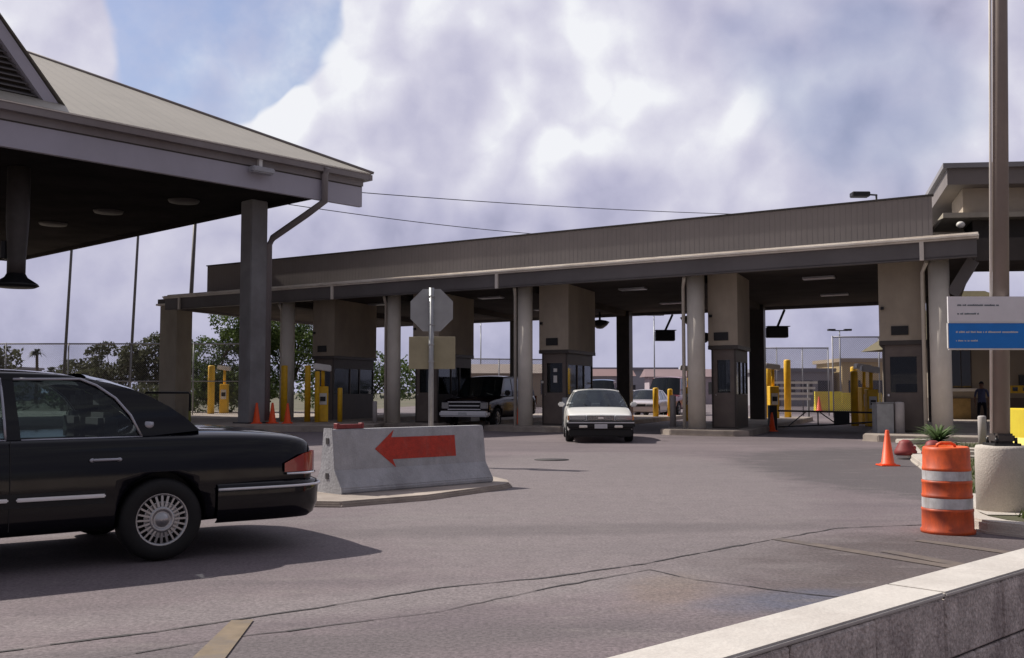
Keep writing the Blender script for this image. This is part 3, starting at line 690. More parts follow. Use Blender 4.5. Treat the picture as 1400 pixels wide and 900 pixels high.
def machine(loc, rz, h, label, c='yellow', w=.4):
    r = empty('toll_machine', loc, rz, label, 'toll machine', 'toll lane machines with white hoods')
    b = MB(); b.box(-w / 2, w / 2, -.25, .25, 0, h * .62); b.bevel(.02, 1).build('cabinet', M[c], r)
    b = MB(); b.tube([(0, 0, h * .62), (0, 0, h - .15)], .07, 10); b.build('stem', M[c], r)
    b = MB(); b.hexa([(-.38, -.2, h - .16), (.30, -.2, h - .26), (.30, .2, h - .26), (-.38, .2, h - .16), (-.34, -.2, h + .06), (.30, -.2, h - .02), (.30, .2, h - .02), (-.34, .2, h + .06)]); b.bevel(.03, 2).build('hood', M['white'], r)
    b = MB(); b.box(-.14, .14, -.27, -.252, h * .30, h * .50); b.build('face_panel', M['white'], r)
    b = MB(); b.box(-.10, .10, -.285, -.272, h * .36, h * .44); b.build('coin_slot', M['darkmetal'], r)
    return r
machine((-15.0, 53.5, .2), .1, 2.45, 'white hooded machine beside the lone yellow bollard on the pavement')
machine((-7.0, 37.95, .2), .2, 2.1, 'white hooded machine in front of the leftmost dark booth')
machine((11.35, 44.6, 0), .0, 2.5, 'white hooded yellow machine against the dark back column by the gate lane')
machine((14.35, 41.8, 0), .1, 2.4, 'white hooded yellow machine near the right booth, the farther of two')
machine((13.62, 38.9, 0), -.1, 2.25, 'white hooded yellow machine near the right booth, the nearer of two')
machine((7.95, 46.2, 0), .0, 2.45, 'white hooded yellow machine just left of the brightest column')
drum2 = (7.2, 48.8, 0)
cone((7.6, 49.2, 0), 1.0, 'tall orange cone behind the pair of yellow bollards')

# dark pipe rail on pavement
r = empty('pipe_rail', (-10.95, 34.9, .2), 0, 'dark pipe rail with yellow green lower leg behind the black sedan', 'rail')
b = MB(); b.tube([(0, 0, .45), (0, 0, 1.0), (-.06, 0, 1.07), (-1.5, 0, 1.07), (-1.56, 0, 1.0), (-1.56, 0, .45)], .04, 8); b.build('rail_pipe', M['darkmetal'], r)
M['olive'] = mat('yellow_green_paint', (.22, .22, .04), .6, var=.15, scale=5)
for x in (0, -1.56):
    b = MB(); b.tube([(x, 0, 0), (x, 0, .45)], .045, 8); b.build('leg', M['olive'], r)

# low dark gate
r = empty('lane_gate', (8.95, 34.6, 0), 0, 'low dark steel swing gate closing the lane right of the brightest column', 'gate')
W = 3.5
b = MB(); b.bar((0, 0, .66), (W, -.5, .60), .06); b.bar((0, 0, .12), (W * .5, -.25, .2), .05); b.bar((W * .5, -.25, .2), (W, -.5, .33), .05); b.bar((W, -.5, .28), (W, -.5, .6), .05)
b.bar((.9, -.13, .62), (.35, -.05, .16), .035); b.bar((1.3, -.18, .17), (1.3, -.18, .62), .035); b.bar((1.35, -.19, .62), (1.9, -.27, .22), .035); b.build('gate_frame', M['darkmetal'], r)
b = MB(); b.box(1.8, 2.3, -.36, -.26, .22, .60); b.build('weight_box', M['darkmetal'], r)
for x, y in ((-.18, 0), (W + .15, -.52)):
    b = MB(); b.box(x - .13, x + .13, y - .13, y + .13, 0, .85); b.bevel(.01, 1).build('gate_post', M['darkmetal'], r)

# ------------------------------------------------------------------ toll canopy
colS = [(-7.02, .27), (0.0, .27), (6.18, .25), (11.9, .25), (17.3, .25)]
def toll_canopy():
    root = empty('toll_canopy', (0, 0, 0), 0, 'long flat toll canopy with ribbed brown parapet and pale gutter over the lanes', 'canopy')
    s0, s1 = -7.95, 23.85
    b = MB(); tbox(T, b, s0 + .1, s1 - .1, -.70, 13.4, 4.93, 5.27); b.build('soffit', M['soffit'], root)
    b = MB(); tbox(T, b, s0, s1, -.92, -.72, 4.80, 5.28); tbox(T, b, s0, s1, -.92, -.70, 4.78, 4.84); b.build('front_fascia', M['fascia'], root)
    b = MB(); tbox(T, b, s0, s1, 13.42, 13.6, 4.8, 5.28); b.build('back_fascia', M['fascia'], root)
    for sa in (s0, s1 - .18):
        b = MB(); tbox(T, b, sa, sa + .18, -.69, 13.4, 4.82, 5.275); b.build('side_fascia', M['fascia'], root)
    b = MB(); tbox(T, b, s0 - .05, s1 + .05, -1.06, -.80, 5.30, 5.345); tbox(T, b, s0 - .05, s1 + .05, -1.0, -.72, 5.25, 5.296); tbox(T, b, s0 - .03, s1 + .03, -.98, -.76, 5.350, 5.37); tbox(T, b, s0 - .05, s1 + .05, -.74, -.70, 5.36, 5.44); b.build('gutter', M['gutter'], root)
    b = MB(); tbox(T, b, s0, s1, -.69, 13.4, 5.28, 5.31); b.build('roof_deck', M['galv'], root)
    b = MB(); tbox(T, b, -6.9, 22.4, .30, .42, 5.312, 6.68); tbox(T, b, 22.28, 22.4, .43, 12.5, 5.312, 6.68); tbox(T, b, -6.9, -6.78, .43, 12.5, 5.312, 6.68); tbox(T, b, -6.9, 22.4, 12.5, 12.62, 5.312, 6.68); b.build('parapet', M['parapet'], root)
    b = MB(); tbox(T, b, -6.95, 22.45, .26, .46, 6.69, 6.73); b.build('parapet_cap', M['darkbrown'], root)
    # vertical downspout straps over the fascia
    for s in (14.3, 6.9, -6.6, 22.9):
        b = MB(); tbox(T, b, s - .055, s + .055, -1.0, -.925, 4.76, 5.25); b.build('downspout', M['gutter'], root)
    for i, (s, rr) in enumerate(colS):
        p = T(s, 0)
        b = MB(); b.lathe([(rr, .15), (rr, 4.95)], 28, (p.x, p.y, 0)); b.build('column', M['column'], root)
        q = T(s + .42, .05); b = MB(); b.tube([(q.x, q.y, .17), (q.x, q.y, 4.55), tuple(T(s + .30, -.3, 4.8))], .055, 10); b.build('downspout', M['column'], root)
        # back row, rectangular
        b = MB(); tbox(T, b, s - .32, s + .32, 12.1, 12.7, .15, 4.93); b.bevel(.02, 1).build('column', M['darkbrown'], root)
    # cross beams under the soffit
    for s, _ in colS:
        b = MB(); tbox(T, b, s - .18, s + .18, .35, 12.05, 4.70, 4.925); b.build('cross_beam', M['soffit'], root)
    # recessed lamp panels
    for s in (-3.5, 3.0, 9.0, 14.5):
        for t in (3.0, 9.0):
            b = MB(); tbox(T, b, s - .5, s + .5, t - .25, t + .25, 4.87, 4.926); b.build('ceiling_lamp', M['lamp_lens'], root)
    # end pier
    b = MB(); tbox(T, b, 23.75, 24.85, -.25, .75, .2, 5.05); b.build('end_pier', M['stucco2'], root)
    b = MB(); tbox(T, b, 23.6, 25.0, -.4, .9, 5.052, 5.13); b.build('pier_cap', M['gutter'], root)
    b = MB(); tbox(T, b, 23.65, 24.95, -.33, .83, 5.132, 5.33); b.build('pier_coping', M['darkbrown'], root)
    # knee brace at the right end
    b = MB(); a = T(-7.35, 0, 3.9); c = T(-7.9, .0, 4.8); b.bar(a, c, .16, .3); b.build('knee_brace', M['fascia'], root)
M['stucco2'] = mat('pier_stucco', (.42, .38, .31), .9, var=.08, scale=1.2, bump=.3, stain=(.2, .17, .13), stain_amt=.5)
toll_canopy()

# lane islands
for i, (s, _) in enumerate(colS):
    nose = {0: -2.0, 1: -1.0, 2: -1.25, 3: -1.0, 4: -.9}[i]
    a, c = {0: (2.0, -2.2), 1: (1.05, -1.75), 2: (1.25, -1.7), 3: (.9, -2.3), 4: (.9, -2.3)}[i]
    pts = [T(s + a, nose + .35), T(s + a - .4, nose), T(s + c + .4, nose), T(s + c, nose + .35), T(s + c, 17.5), T(s + a, 17.5)]
    kerb_island('lane_island', [(p.x, p.y) for p in pts], .17 if i < 4 else .21, M['conc_kerb'])

# toll booths
def booth(s, lateral0, lateral1, t0, t1, label, notices=False):
    r = empty('toll_booth', T(s, 0, .17), 0, label, 'toll booth', 'toll booths under the long canopy')
    O = T(s, 0)
    def F(a, t, z): return T(s + a, t, z) - O
    lo, hi = lateral0, lateral1      # more positive = left
    zb = .0; zm = 2.55
    b = MB(); tbox(F, b, lo, hi, t0, t1, zm, 4.78); b.build('upper_block', M['stucco'], r)
    b = MB(); tbox(F, b, lo - .01, hi + .01, t0 - .012, t1 + .01, zm - .12, zm - .001); b.build('trim_band', M['darkbrown'], r)
    i0, i1, u0, u1 = lo + .08, hi - .08, t0 + .08, t1 - .08
    pz = .06
    b = MB(); tbox(F, b, i0, i1, u0, u1, zb, .06); b.build('floor', M['darkbrown'], r)
    # dado walls, posts
    b = MB()
    tbox(F, b, i0, i0 + pz, u0, u1, .062, 1.05); tbox(F, b, i1 - pz, i1, u0, u1, .062, 1.05)
    tbox(F, b, i0 + pz, i1 - pz, u1 - pz, u1, .062, 1.05)
    b.build('dado_wall', M['darkbrown'], r)
    b = MB()
    for (a, t) in ((i0, u0), (i1 - pz, u0), (i0, u1 - pz), (i1 - pz, u1 - pz), (i0, (u0 + u1) / 2 - .35), (i0, (u0 + u1) / 2 + .4), (i1 - pz, (u0 + u1) / 2 + .3)):
        tbox(F, b, a - .002, a + pz + .002, t - .002, t + pz + .002, 1.052, zm - .122)
    tbox(F, b, i0 - .003, i0 + pz, u0 + pz, u1 - pz, 2.05, zm - .123); tbox(F, b, i1 - pz, i1 + .003, u0 + pz, u1 - pz, 2.05, zm - .123)
    b.build('window_frame', M['darkbrown'], r)
    for a in (i0 + .03, i1 - .035):
        b = MB(); tbox(F, b, a, a + .008, u0 + pz + .004, u1 - pz - .004, 1.052, 2.048); b.build('window', M['boothglass'], r)
    b = MB(); tbox(F, b, i0 + pz + .004, i1 - pz - .004, u1 - .04, u1 - .03, 1.052, 2.4); b.build('window', M['boothglass'], r)
    # front door
    b = MB(); tbox(F, b, i0 + pz + .003, i1 - pz - .003, u0, u0 + .05, .062, 1.1); tbox(F, b, i0 + pz + .003, i0 + pz + .13, u0, u0 + .05, 1.102, 2.1); tbox(F, b, i1 - pz - .13, i1 - pz - .003, u0, u0 + .05, 1.102, 2.1); tbox(F, b, i0 + pz + .003, i1 - pz - .003, u0, u0 + .05, 2.102, zm - .123)
    d = b.build('door', M['doorpaint'], r)
    b = MB(); tbox(F, b, i0 + pz + .134, i1 - pz - .134, u0 + .02, u0 + .03, 1.104, 2.098); b.build('pane', M['boothglass'], d)
    b = MB(); tbox(F, b, i1 - pz - .10, i1 - pz - .05, u0 - .04, u0 - .004, 1.0, 1.06); b.build('handle', M['chrome'], d)
    # counter and till inside
    b = MB(); tbox(F, b, i0 + .08, i1 - .1, u0 + .8, u1 - .12, .9, .98); tbox(F, b, i0 + .2, i1 - .3, u0 + 1.1, u0 + 1.5, .982, 1.35); b.build('counter', M['wood'], r)
    # dark number plate, camera eye
    mid = hi - (hi - lo) * .45
    b = MB(); tbox(F, b, mid - .22, mid + .24, t0 - .03, t0 - .003, 2.70, 2.95); b.build('lane_plate', M['darkmetal'], r)
    b = MB(); tbox(F, b, hi - .14, hi - .05, t0 - .09, t0 - .003, 3.42, 3.5); b.build('camera_eye', M['darkmetal'], r)
    if notices:
        for z in (1.86, 1.62, 1.5):
            b = MB(); tbox(F, b, mid - .16, mid - .02, u0 - .012, u0 - .003, z - .06, z + .06); b.build('notice', M['white'], r)
        b = MB(); tbox(F, b, hi - .14, hi - .06, u0 - .03, u0 - .003, 1.42, 1.5); b.build('notice', M['white'], r)
    return r
M['doorpaint'] = mat('booth_door_paint', (.15, .12, .105), .5, var=.15, scale=3)
booth(17.3, -2.1, -.95, .5, 3.8, 'leftmost toll booth with tan upper block, seen right of the steel column')
booth(11.9, -1.8, -.6, .5, 3.6, 'tan and dark toll booth partly hidden behind the octagonal sign')
booth(6.18, -1.5, -.35, .5, 3.5, 'toll booth with white notices on its door, behind the white car', True)
booth(0.0, -1.25, -.3, .45, 2.8, 'toll booth attached to the brightest column, between the white car and the gate')
booth(-7.02, .35, 1.6, .3, 3.3, 'rightmost toll booth in deep shade beside the grey guard box')

# lane signals and cameras hanging on the far side of canopy
def hang(p, kind, label):
    r = empty('lane_signal', p, 0, label, 'lane signal', 'dark signals under the far edge of the canopy')
    b = MB()
    if kind == 0:
        b.lathe([(.0001, -.42), (.14, -.40), (.33, -.26), (.45, -.10), (.3, -.04), (.08, 0), (.0001, 0)], 20); b.build('dome', M['darkmetal'], r)
        b = MB(); b.tube([(0, 0, 0), (0, 0, .35)], .05, 8); b.build('stem', M['darkmetal'], r)
    else:
        b.box(-.45, .40, -.2, .2, -.22, .22); b.bevel(.03, 1).build('housing', M['darkmetal'], r)
        b = MB(); b.box(-.48, .43, -.38, .05, .222, .25); b.build('visor', M['darkmetal'], r)
        b = MB(); b.bar((0, .0, .25), (.35, .2, .95), .07); b.build('arm', M['darkmetal'], r)
hang(T(7.4, 12.3, 4.6), 0, 'dark dome signal hanging above the dark truck lane')
hang(T(2.9, 12.0, 4.6), 0, 'dark dome signal hanging above the white car lane')
hang(T(4.1, 12.1, 3.75), 1, 'boxy dark signal on an arm right of the back column behind the white car')
hang(T(-.9, 12.2, 3.75), 1, 'boxy dark signal right of the back column beside the gate lane')
hang(T(.75, 12.2, 3.75), 1, 'boxy dark signal left of the back column beside the gate lane')
hang(T(1.5, 8, 3.6), 0, 'dark lamp hanging just left of the brightest column')

# box lamp behind the parapet
r = empty('roof_floodlight', T(-5.2, 6.0, 5.31), 0, 'small dark box floodlight on a short post above the parapet', 'floodlight')
MB().tube([(0, 0, 0), (0, 0, 2.62)], .035, 8).build('post', M['darkmetal'], r)
b = MB(); b.bar((.05, 0, 2.60), (-.3, 0, 2.62), .06); b.box(-.85, -.25, -.18, .18, 2.53, 2.70); b.bevel(.03, 1).build('lamp_head', M['darkmetal'], r)

# ------------------------------------------------------------------ second, taller canopy at the right
def tall_canopy():
    r = empty('tall_canopy', (0, 0, 0), 0, 'taller flat canopy rising at the right edge behind the long one', 'canopy')
    def U(x, y, z): return Vector((12.55 + x * .995 + y * .28, 29.2 - x * .1 + y * .96, z))
    b = MB(); tbox(U, b, 0, 16, 0, 14, 7.25, 7.72); b.build('roof_fascia', M['fascia2'], r)
    b = MB(); tbox(U, b, -.12, 16.1, -.12, 14.1, 7.722, 7.86); b.build('roof_edge', M['gutter2'], r)
    b = MB(); tbox(U, b, .5, 15.5, .6, 3.0, 6.5, 7.245); b.build('upper_wall', M['stucco'], r)
    b = MB(); tbox(U, b, -.1, 15.8, .35, 3.2, 6.35, 6.495); b.build('pale_band', M['stucco2'], r)
    b = MB(); tbox(U, b, .8, 15.5, .9, 2.6, 5.2, 6.345); b.build('dark_wall', M['soffit'], r)
    b = MB(); tbox(U, b, .6, 16.2, -.2, 2.7, 5.02, 5.195); tbox(U, b, .6, 16.2, -.3, -.21, 5.0, 5.65); b.build('lower_deck', M['soffit'], r)
    for x, y in ((9.5, 2), (14.5, 2), (9.5, 12.5), (14.5, 12.5)):
        q = U(x, y, 0)
        if x > 4 or y > 5:
            b = MB(); b.lathe([(.25, 0), (.25, 5.01 if y < 5 else 7.24)], 24, (q.x, q.y, 0)); b.build('column', M['column'], r)
    b = MB(); q = U(.35, .1, 6.1); b.sphere(q, .12, (1, 1, .8), 12); b.build('lamp', M['white'], r)
M['fascia2'] = mat('tall_fascia', (.19, .165, .155), .6, var=.1, scale=1)
M['gutter2'] = mat('grey_roof_edge', (.26, .25, .26), .5, var=.1, scale=1)
tall_canopy()

# office building at the right behind sign
def office():
    r = empty('guard_office', (17.9, 42.5, 0), 0, 'tan one storey office with dark window and olive hip roof behind the blue sign', 'building')
    b = MB(); b.box(0, 9, 0, 7, 1.05, 3.25)
    b.build('wall', M['officewall'], r)
    b = MB(); b.box(-.02, 9.02, -.03, 7.02, 0, 1.05); b.build('wall_base', M['officebase'], r)
    b = MB(); b.hexa([(-.9, -.6, 3.25), (7.2, -.6, 3.25), (7.2, 7.4, 3.25), (-.9, 7.4, 3.25), (2.1, 3, 5.8), (3.2, 3, 5.8), (3.2, 3.6, 5.8), (2.1, 3.6, 5.8)]); b.build('roof', M['olive_roof'], r)
    w = empty('x'); bpy.data.objects.remove(w)
    b = MB(); b.box(.25, 1.15, -.05, -.002, 1.45, 3.05); fr = b.build('window', M['darkbrown'], r)
    b = MB(); b.box(.31, .68, -.06, -.052, 1.5, 3.0); b.box(.72, 1.09, -.06, -.052, 1.5, 3.0); b.build('pane', M['winglass'], fr)
    b = MB(); b.box(.15, 1.3, -.16, -.004, 1.32, 1.445); b.build('sill', M['white'], fr)
    b = MB(); b.box(.2, 1.05, -.08, -.035, .03, 1.03); b.build('tan_panel', M['wood'], r)
    b = MB(); b.box(3.1, 3.9, -.08, -.002, 1.4, 2.0); b.box(4.1, 4.9, -.08, -.002, 1.4, 2.0); b.build('window', M['winglass'], r)
office()
# yellow square frames sign fixed on office wall, cars in front
r = empty('yellow_hoarding', (19.3, 40.0, 0), 0, 'yellow board with dark square openings at the right edge behind the lamp post', 'board')
b = MB(); b.box(0, 2.2, 0, .06, 1.25, 1.55)
b.build('board', M['yellow'], r)
for x in (.22, .62, 1.02, 1.42): b = MB(); b.box(x, x + .2, -.01, -.002, 1.33, 1.48); b.build('opening', M['winglass'], r)
for x in (.05, 2.1):
    MB().tube([(x, .08, 0), (x, .08, 1.3)], .03, 8).build('leg', M['galv'], r)

def plastic_barrier(name, p, rz, ln, h, label, m='yellow_plastic', group='yellow plastic barriers'):
    prof = [(-.22, 0), (-.22, .12), (-.10, .4), (-.07, 1), (.07, 1), (.10, .4), (.22, .12), (.22, 0)]
    b = MB(); A0 = [b.bm.verts.new((0, y, z * h)) for y, z in prof]; B0 = [b.bm.verts.new((ln, y, z * h)) for y, z in prof]
    b.bm.faces.new(A0); b.bm.faces.new(B0)
    for i in range(8): b.bm.faces.new((A0[i], A0[(i + 1) % 8], B0[(i + 1) % 8], B0[i]))
    o = b.bevel(.02, 2).build(name, M[m]); o.location = p; o.rotation_euler = (0, 0, rz)
    return tag(o, label, 'barrier', group)
plastic_barrier('plastic_barrier', (8.98, 19.0, .11), R(-62), 3.4, .88, 'bright yellow plastic barrier at the right edge beside the lamp post base')
plastic_barrier('plastic_barrier', (21.0, 71.2, 0), R(4), 1.9, 1.35, 'left section of the long yellow barrier beyond the gate')
plastic_barrier('plastic_barrier', (22.95, 71.35, 0), R(-12), 2.6, 1.25, 'right section of the long yellow barrier beyond the gate')

# palm-like plant on the bed
def palm_plant():
    r = empty('spiky_plant', (9.12, 22.0, .11), 0, 'low spiky green palm like plant on the bed behind the drum', 'plant')
    random.seed(5); b = MB()
    for k in range(120):
        a = random.uniform(0, 6.28); el = random.uniform(.1, 1.0); L = random.uniform(.55, .9); w = .022
        d = Vector((math.cos(a) * math.cos(el), math.sin(a) * math.cos(el), math.sin(el))); side = Vector((-math.sin(a), math.cos(a), 0))
        p = Vector((0, 0, .12)); prev = None; n = 6
        for i in range(n + 1):
            t = i / n; q = p + d * L * t + Vector((0, 0, -.35 * t * t * L)); ww = w * (1 - t) * (1 + 2 * t) + .002
            cur = (q - side * ww, q + side * ww)
            if prev: b.poly([prev[0], prev[1], cur[1], cur[0]])
            prev = cur
    b.build('leaves', M['frond'], r, recalc=False)
    b = MB(); b.lathe([(.07, 0), (.05, .14), (.03, .18)], 8); b.build('stem', M['bark'], r)
palm_plant()

# ------------------------------------------------------------------ left inspection canopy
def left_canopy():
    r = empty('inspection_canopy', (0, 0, 0), 0, 'high grey canopy with seamed hip roof and louvred gable behind the black sedan', 'canopy')
    A1 = 34.0; Bd = 25.0
    zb = 7.9
    b = MB(); tbox(Q, b, -.0, A1, 0, .16, zb, 8.62); b.build('front_fascia', M['lfascia'], r)
    b = MB(); tbox(Q, b, -.02, A1, -.04, .16, 8.64, 9.0); b.build('upper_fascia', M['lfascia2'], r)
    b = MB(); tbox(Q, b, 0.02, A1, -.012, -.001, 8.60, 8.66); b.build('fascia_joint', M['darkbrown'], r)
    b = MB(); tbox(Q, b, -.12, A1, -.24, -.045, 8.86, 9.06); tbox(Q, b, -.28, -.13, -.24, Bd + .2, 8.86, 9.06); b.build('gutter', M['lfascia2'], r)
    b = MB(); tbox(Q, b, -.14, A1, -.27, -.04, 9.065, 9.10); b.build('roof_edge', M['gutter'], r)
    # inset side beam and far beam, soffit
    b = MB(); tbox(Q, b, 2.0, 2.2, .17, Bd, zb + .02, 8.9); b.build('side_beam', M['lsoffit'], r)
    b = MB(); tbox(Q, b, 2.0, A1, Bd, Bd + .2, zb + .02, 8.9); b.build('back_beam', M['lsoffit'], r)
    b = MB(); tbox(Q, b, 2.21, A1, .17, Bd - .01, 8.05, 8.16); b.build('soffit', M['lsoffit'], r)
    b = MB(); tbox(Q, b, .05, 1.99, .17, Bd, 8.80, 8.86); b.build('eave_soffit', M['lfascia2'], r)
    # hip roof
    h = 8.5; zt = 9.10; rise = h * .49
    e0, e1 = -.30, A1; f0, f1 = -.28, Bd + .3; mid = (f0 + f1) / 2; hh = (f1 - f0) / 2
    b = MB()
    P00, P10, P11, P01 = Q(e0, f0, zt), Q(e1, f0, zt), Q(e1, f1, zt), Q(e0, f1, zt); R0, R1 = Q(e0 + hh, mid, zt + hh * .49), Q(e1, mid, zt + hh * .49)
    b.poly([P00, P10, R1, R0]); b.poly([P01, P00, R0]); b.poly([P11, P01, R0, R1]); b.poly([P10, P11, R1])
    b.build('roof', M['lroof'], r)
    b = MB(); up = Vector((0, 0, .03)); b.tube([P00 + up, R0 + up], .05, 8); b.tube([R0 + up, R1 + up], .07, 8); b.build('ridge_cap', M['lfascia2'], r)
    # gable dormer
    gb = .75; g0, gm, g1 = 10.55, 13.9, 17.25; zg = 9.1 + .5; zp = 13.55
    b = MB(); b.poly([Q(g0 + .3, gb + .25, zg), Q(g1 - .3, gb + .25, zg), Q(gm, gb + .25, zp - .35)]); b.build('gable_backing', M['soffit'], r)
    b = MB(); n = 22
    for i in range(n):
        z0 = zg + .05 + i * (zp - .6 - zg) / n; k = (z0 - zg) / (zp - .35 - zg); a0 = g0 + .3 + (gm - g0 - .3) * k; a1 = g1 - .3 - (g1 - .3 - gm) * k
        if a1 - a0 < .15: break
        b.hexa([Q(a0, gb + .02, z0), Q(a1, gb + .02, z0), Q(a1, gb + .20, z0 + .11), Q(a0, gb + .20, z0 + .11), Q(a0, gb + .02, z0 + .025), Q(a1, gb + .02, z0 + .025), Q(a1, gb + .20, z0 + .135), Q(a0, gb + .20, z0 + .135)])
    b.build('louvre', M['fascia'], r)
    for ga, gbb in ((g0, gm), (g1, gm)):
        b = MB(); sgn = 1 if gbb > ga else -1
        b.hexa([Q(ga, gb - .12, zg - .12), Q(ga + sgn * .42, gb - .12, zg - .12), Q(ga + sgn * .42, gb + .24, zg - .12), Q(ga, gb + .24, zg - .12), Q(gbb, gb - .12, zp), Q(gbb, gb - .12, zp - .52), Q(gbb, gb + .24, zp - .52), Q(gbb, gb + .24, zp)]); b.build('barge_board', M['lfascia'], r)
    b = MB(); bk = 8.4
    for ga in (g0, g1):
        s_ = -.12 if ga < gm else .12
        b.poly([Q(ga + s_, gb - .2, zg - .1), Q(gm, gb - .2, zp + .06), Q(gm, bk, zp + .06), Q(ga + s_, gb + .5, zg - .1)])
    b.build('gable_roof', M['lroof'], r)
    # columns
    for a, bb in ((2.75, 2.6), (17, 22), (29, 22)):
        if a > 10 and bb < 5: continue
        b = MB(); tbox(Q, b, a - .34, a + .34, bb - .34, bb + .34, .2, 8.05); b.bevel(.03, 2).build('column', M['steelcol'], r)
        b = MB(); tbox(Q, b, a - .45, a + .45, bb - .45, bb + .45, .2, .24); b.build('base_plate', M['darkmetal'], r)
    # downspout from the gutter to the column
    p = [Q(1.75, -.28, 9.0), Q(1.75, -.14, 8.75), Q(1.75, -.14, 7.85), Q(2.0, .5, 7.45), Q(2.3, 2.1, 6.75), Q(2.33, 2.3, 6.5), Q(2.33, 2.3, .3)]
    MB().tube(p, .12, 10).build('downspout', M['lfascia2'], r)
    # ceiling lamps
    for a, bb in ((4.6, 4.2), (5.4, 8.2), (5.6, 12.5), (11.5, 4.5), (11.5, 9), (6.5, 17), (12, 16)):
        b = MB(); c = Q(a, bb, 7.98)
        b.lathe([(.55, .06), (.50, -.02), (.2, -.06), (.0001, -.06)], 20, c); b.build('ceiling_lamp', M['pendant'], r)
    # floodlight on fascia
    f = Q(4.35, -.24, 8.48)
    b = MB(); b.obox(f, Vector((PA[0], PA[1], 0)) * .42, Vector((PB[0], PB[1], 0)) * .16, (0, 0, .10)); b.bevel(.04, 2); fl = b.build('floodlight', M['lamp_lens'], r)
    b = MB(); b.obox(Q(4.35, -.1, 8.72), Vector((PA[0], PA[1], 0)) * .06, Vector((PB[0], PB[1], 0)) * .08, (0, 0, .14)); b.build('bracket', M['white'], fl)
left_canopy()
# pendant lamp hanging from the canopy ceiling
pp = Vector((-14.85, 30.5, 0))
r = empty('pendant_lamp', (pp.x, pp.y, 8.04), 0, 'fat grey pendant with flared dark disc hanging under the left canopy', 'pendant lamp'); r.scale = (1.08, 1.08, .91)
MB().lathe([(.0001, 0), (.30, 0), (.30, -1.7), (.24, -3.05), (.24, -3.55)], 28).build('shaft', M['pendant'], r)
MB().lathe([(.235, -3.52), (.30, -3.66), (.56, -3.86), (.60, -3.93), (.50, -3.99), (.0001, -4.0)], 32).build('lamp_shade', M['darkmetal'], r)
b = MB(); b.obox((-.33, 0, -2.75), (.07, 0, 0), (0, .12, 0), (0, 0, .3)); b.bevel(.02, 1).build('junction_box', M['darkmetal'], r)

# ------------------------------------------------------------------ vehicles
def smooth_apply(o, sub=2, cutters=None):
    if sub:
        md = o.modifiers.new('s', 'SUBSURF'); md.levels = sub; md.render_levels = sub
    for c in (cutters or []):
        md = o.modifiers.new('b', 'BOOLEAN'); md.operation = 'DIFFERENCE'; md.object = c; md.solver = 'EXACT'
        try: md.material_mode = 'TRANSFER'
        except Exception: pass
    bpy.context.view_layer.update()
    dg = bpy.context.evaluated_depsgraph_get(); ev = o.evaluated_get(dg)
    me = bpy.data.meshes.new_from_object(ev, preserve_all_data_layers=True, depsgraph=dg)
    o.modifiers.clear(); o.data = me
    for p in me.polygons:
        if p.material_index > 0: p.use_smooth = False
    for c in (cutters or []): bpy.data.objects.remove(c)

def catmull(P, n=4):
    out = []
    for i in range(len(P) - 1):
        p0 = P[max(i - 1, 0)]; p1 = P[i]; p2 = P[i + 1]; p3 = P[min(i + 2, len(P) - 1)]
        for k in range(n):
            t = k / n
            out.append(tuple(.5 * (2 * b + (c - a) * t + (2 * a - 5 * b + 4 * c - d) * t * t + (-a + 3 * b - 3 * c + d) * t ** 3) for a, b, c, d in zip(p0, p1, p2, p3)))
    out.append(tuple(P[-1])); return out

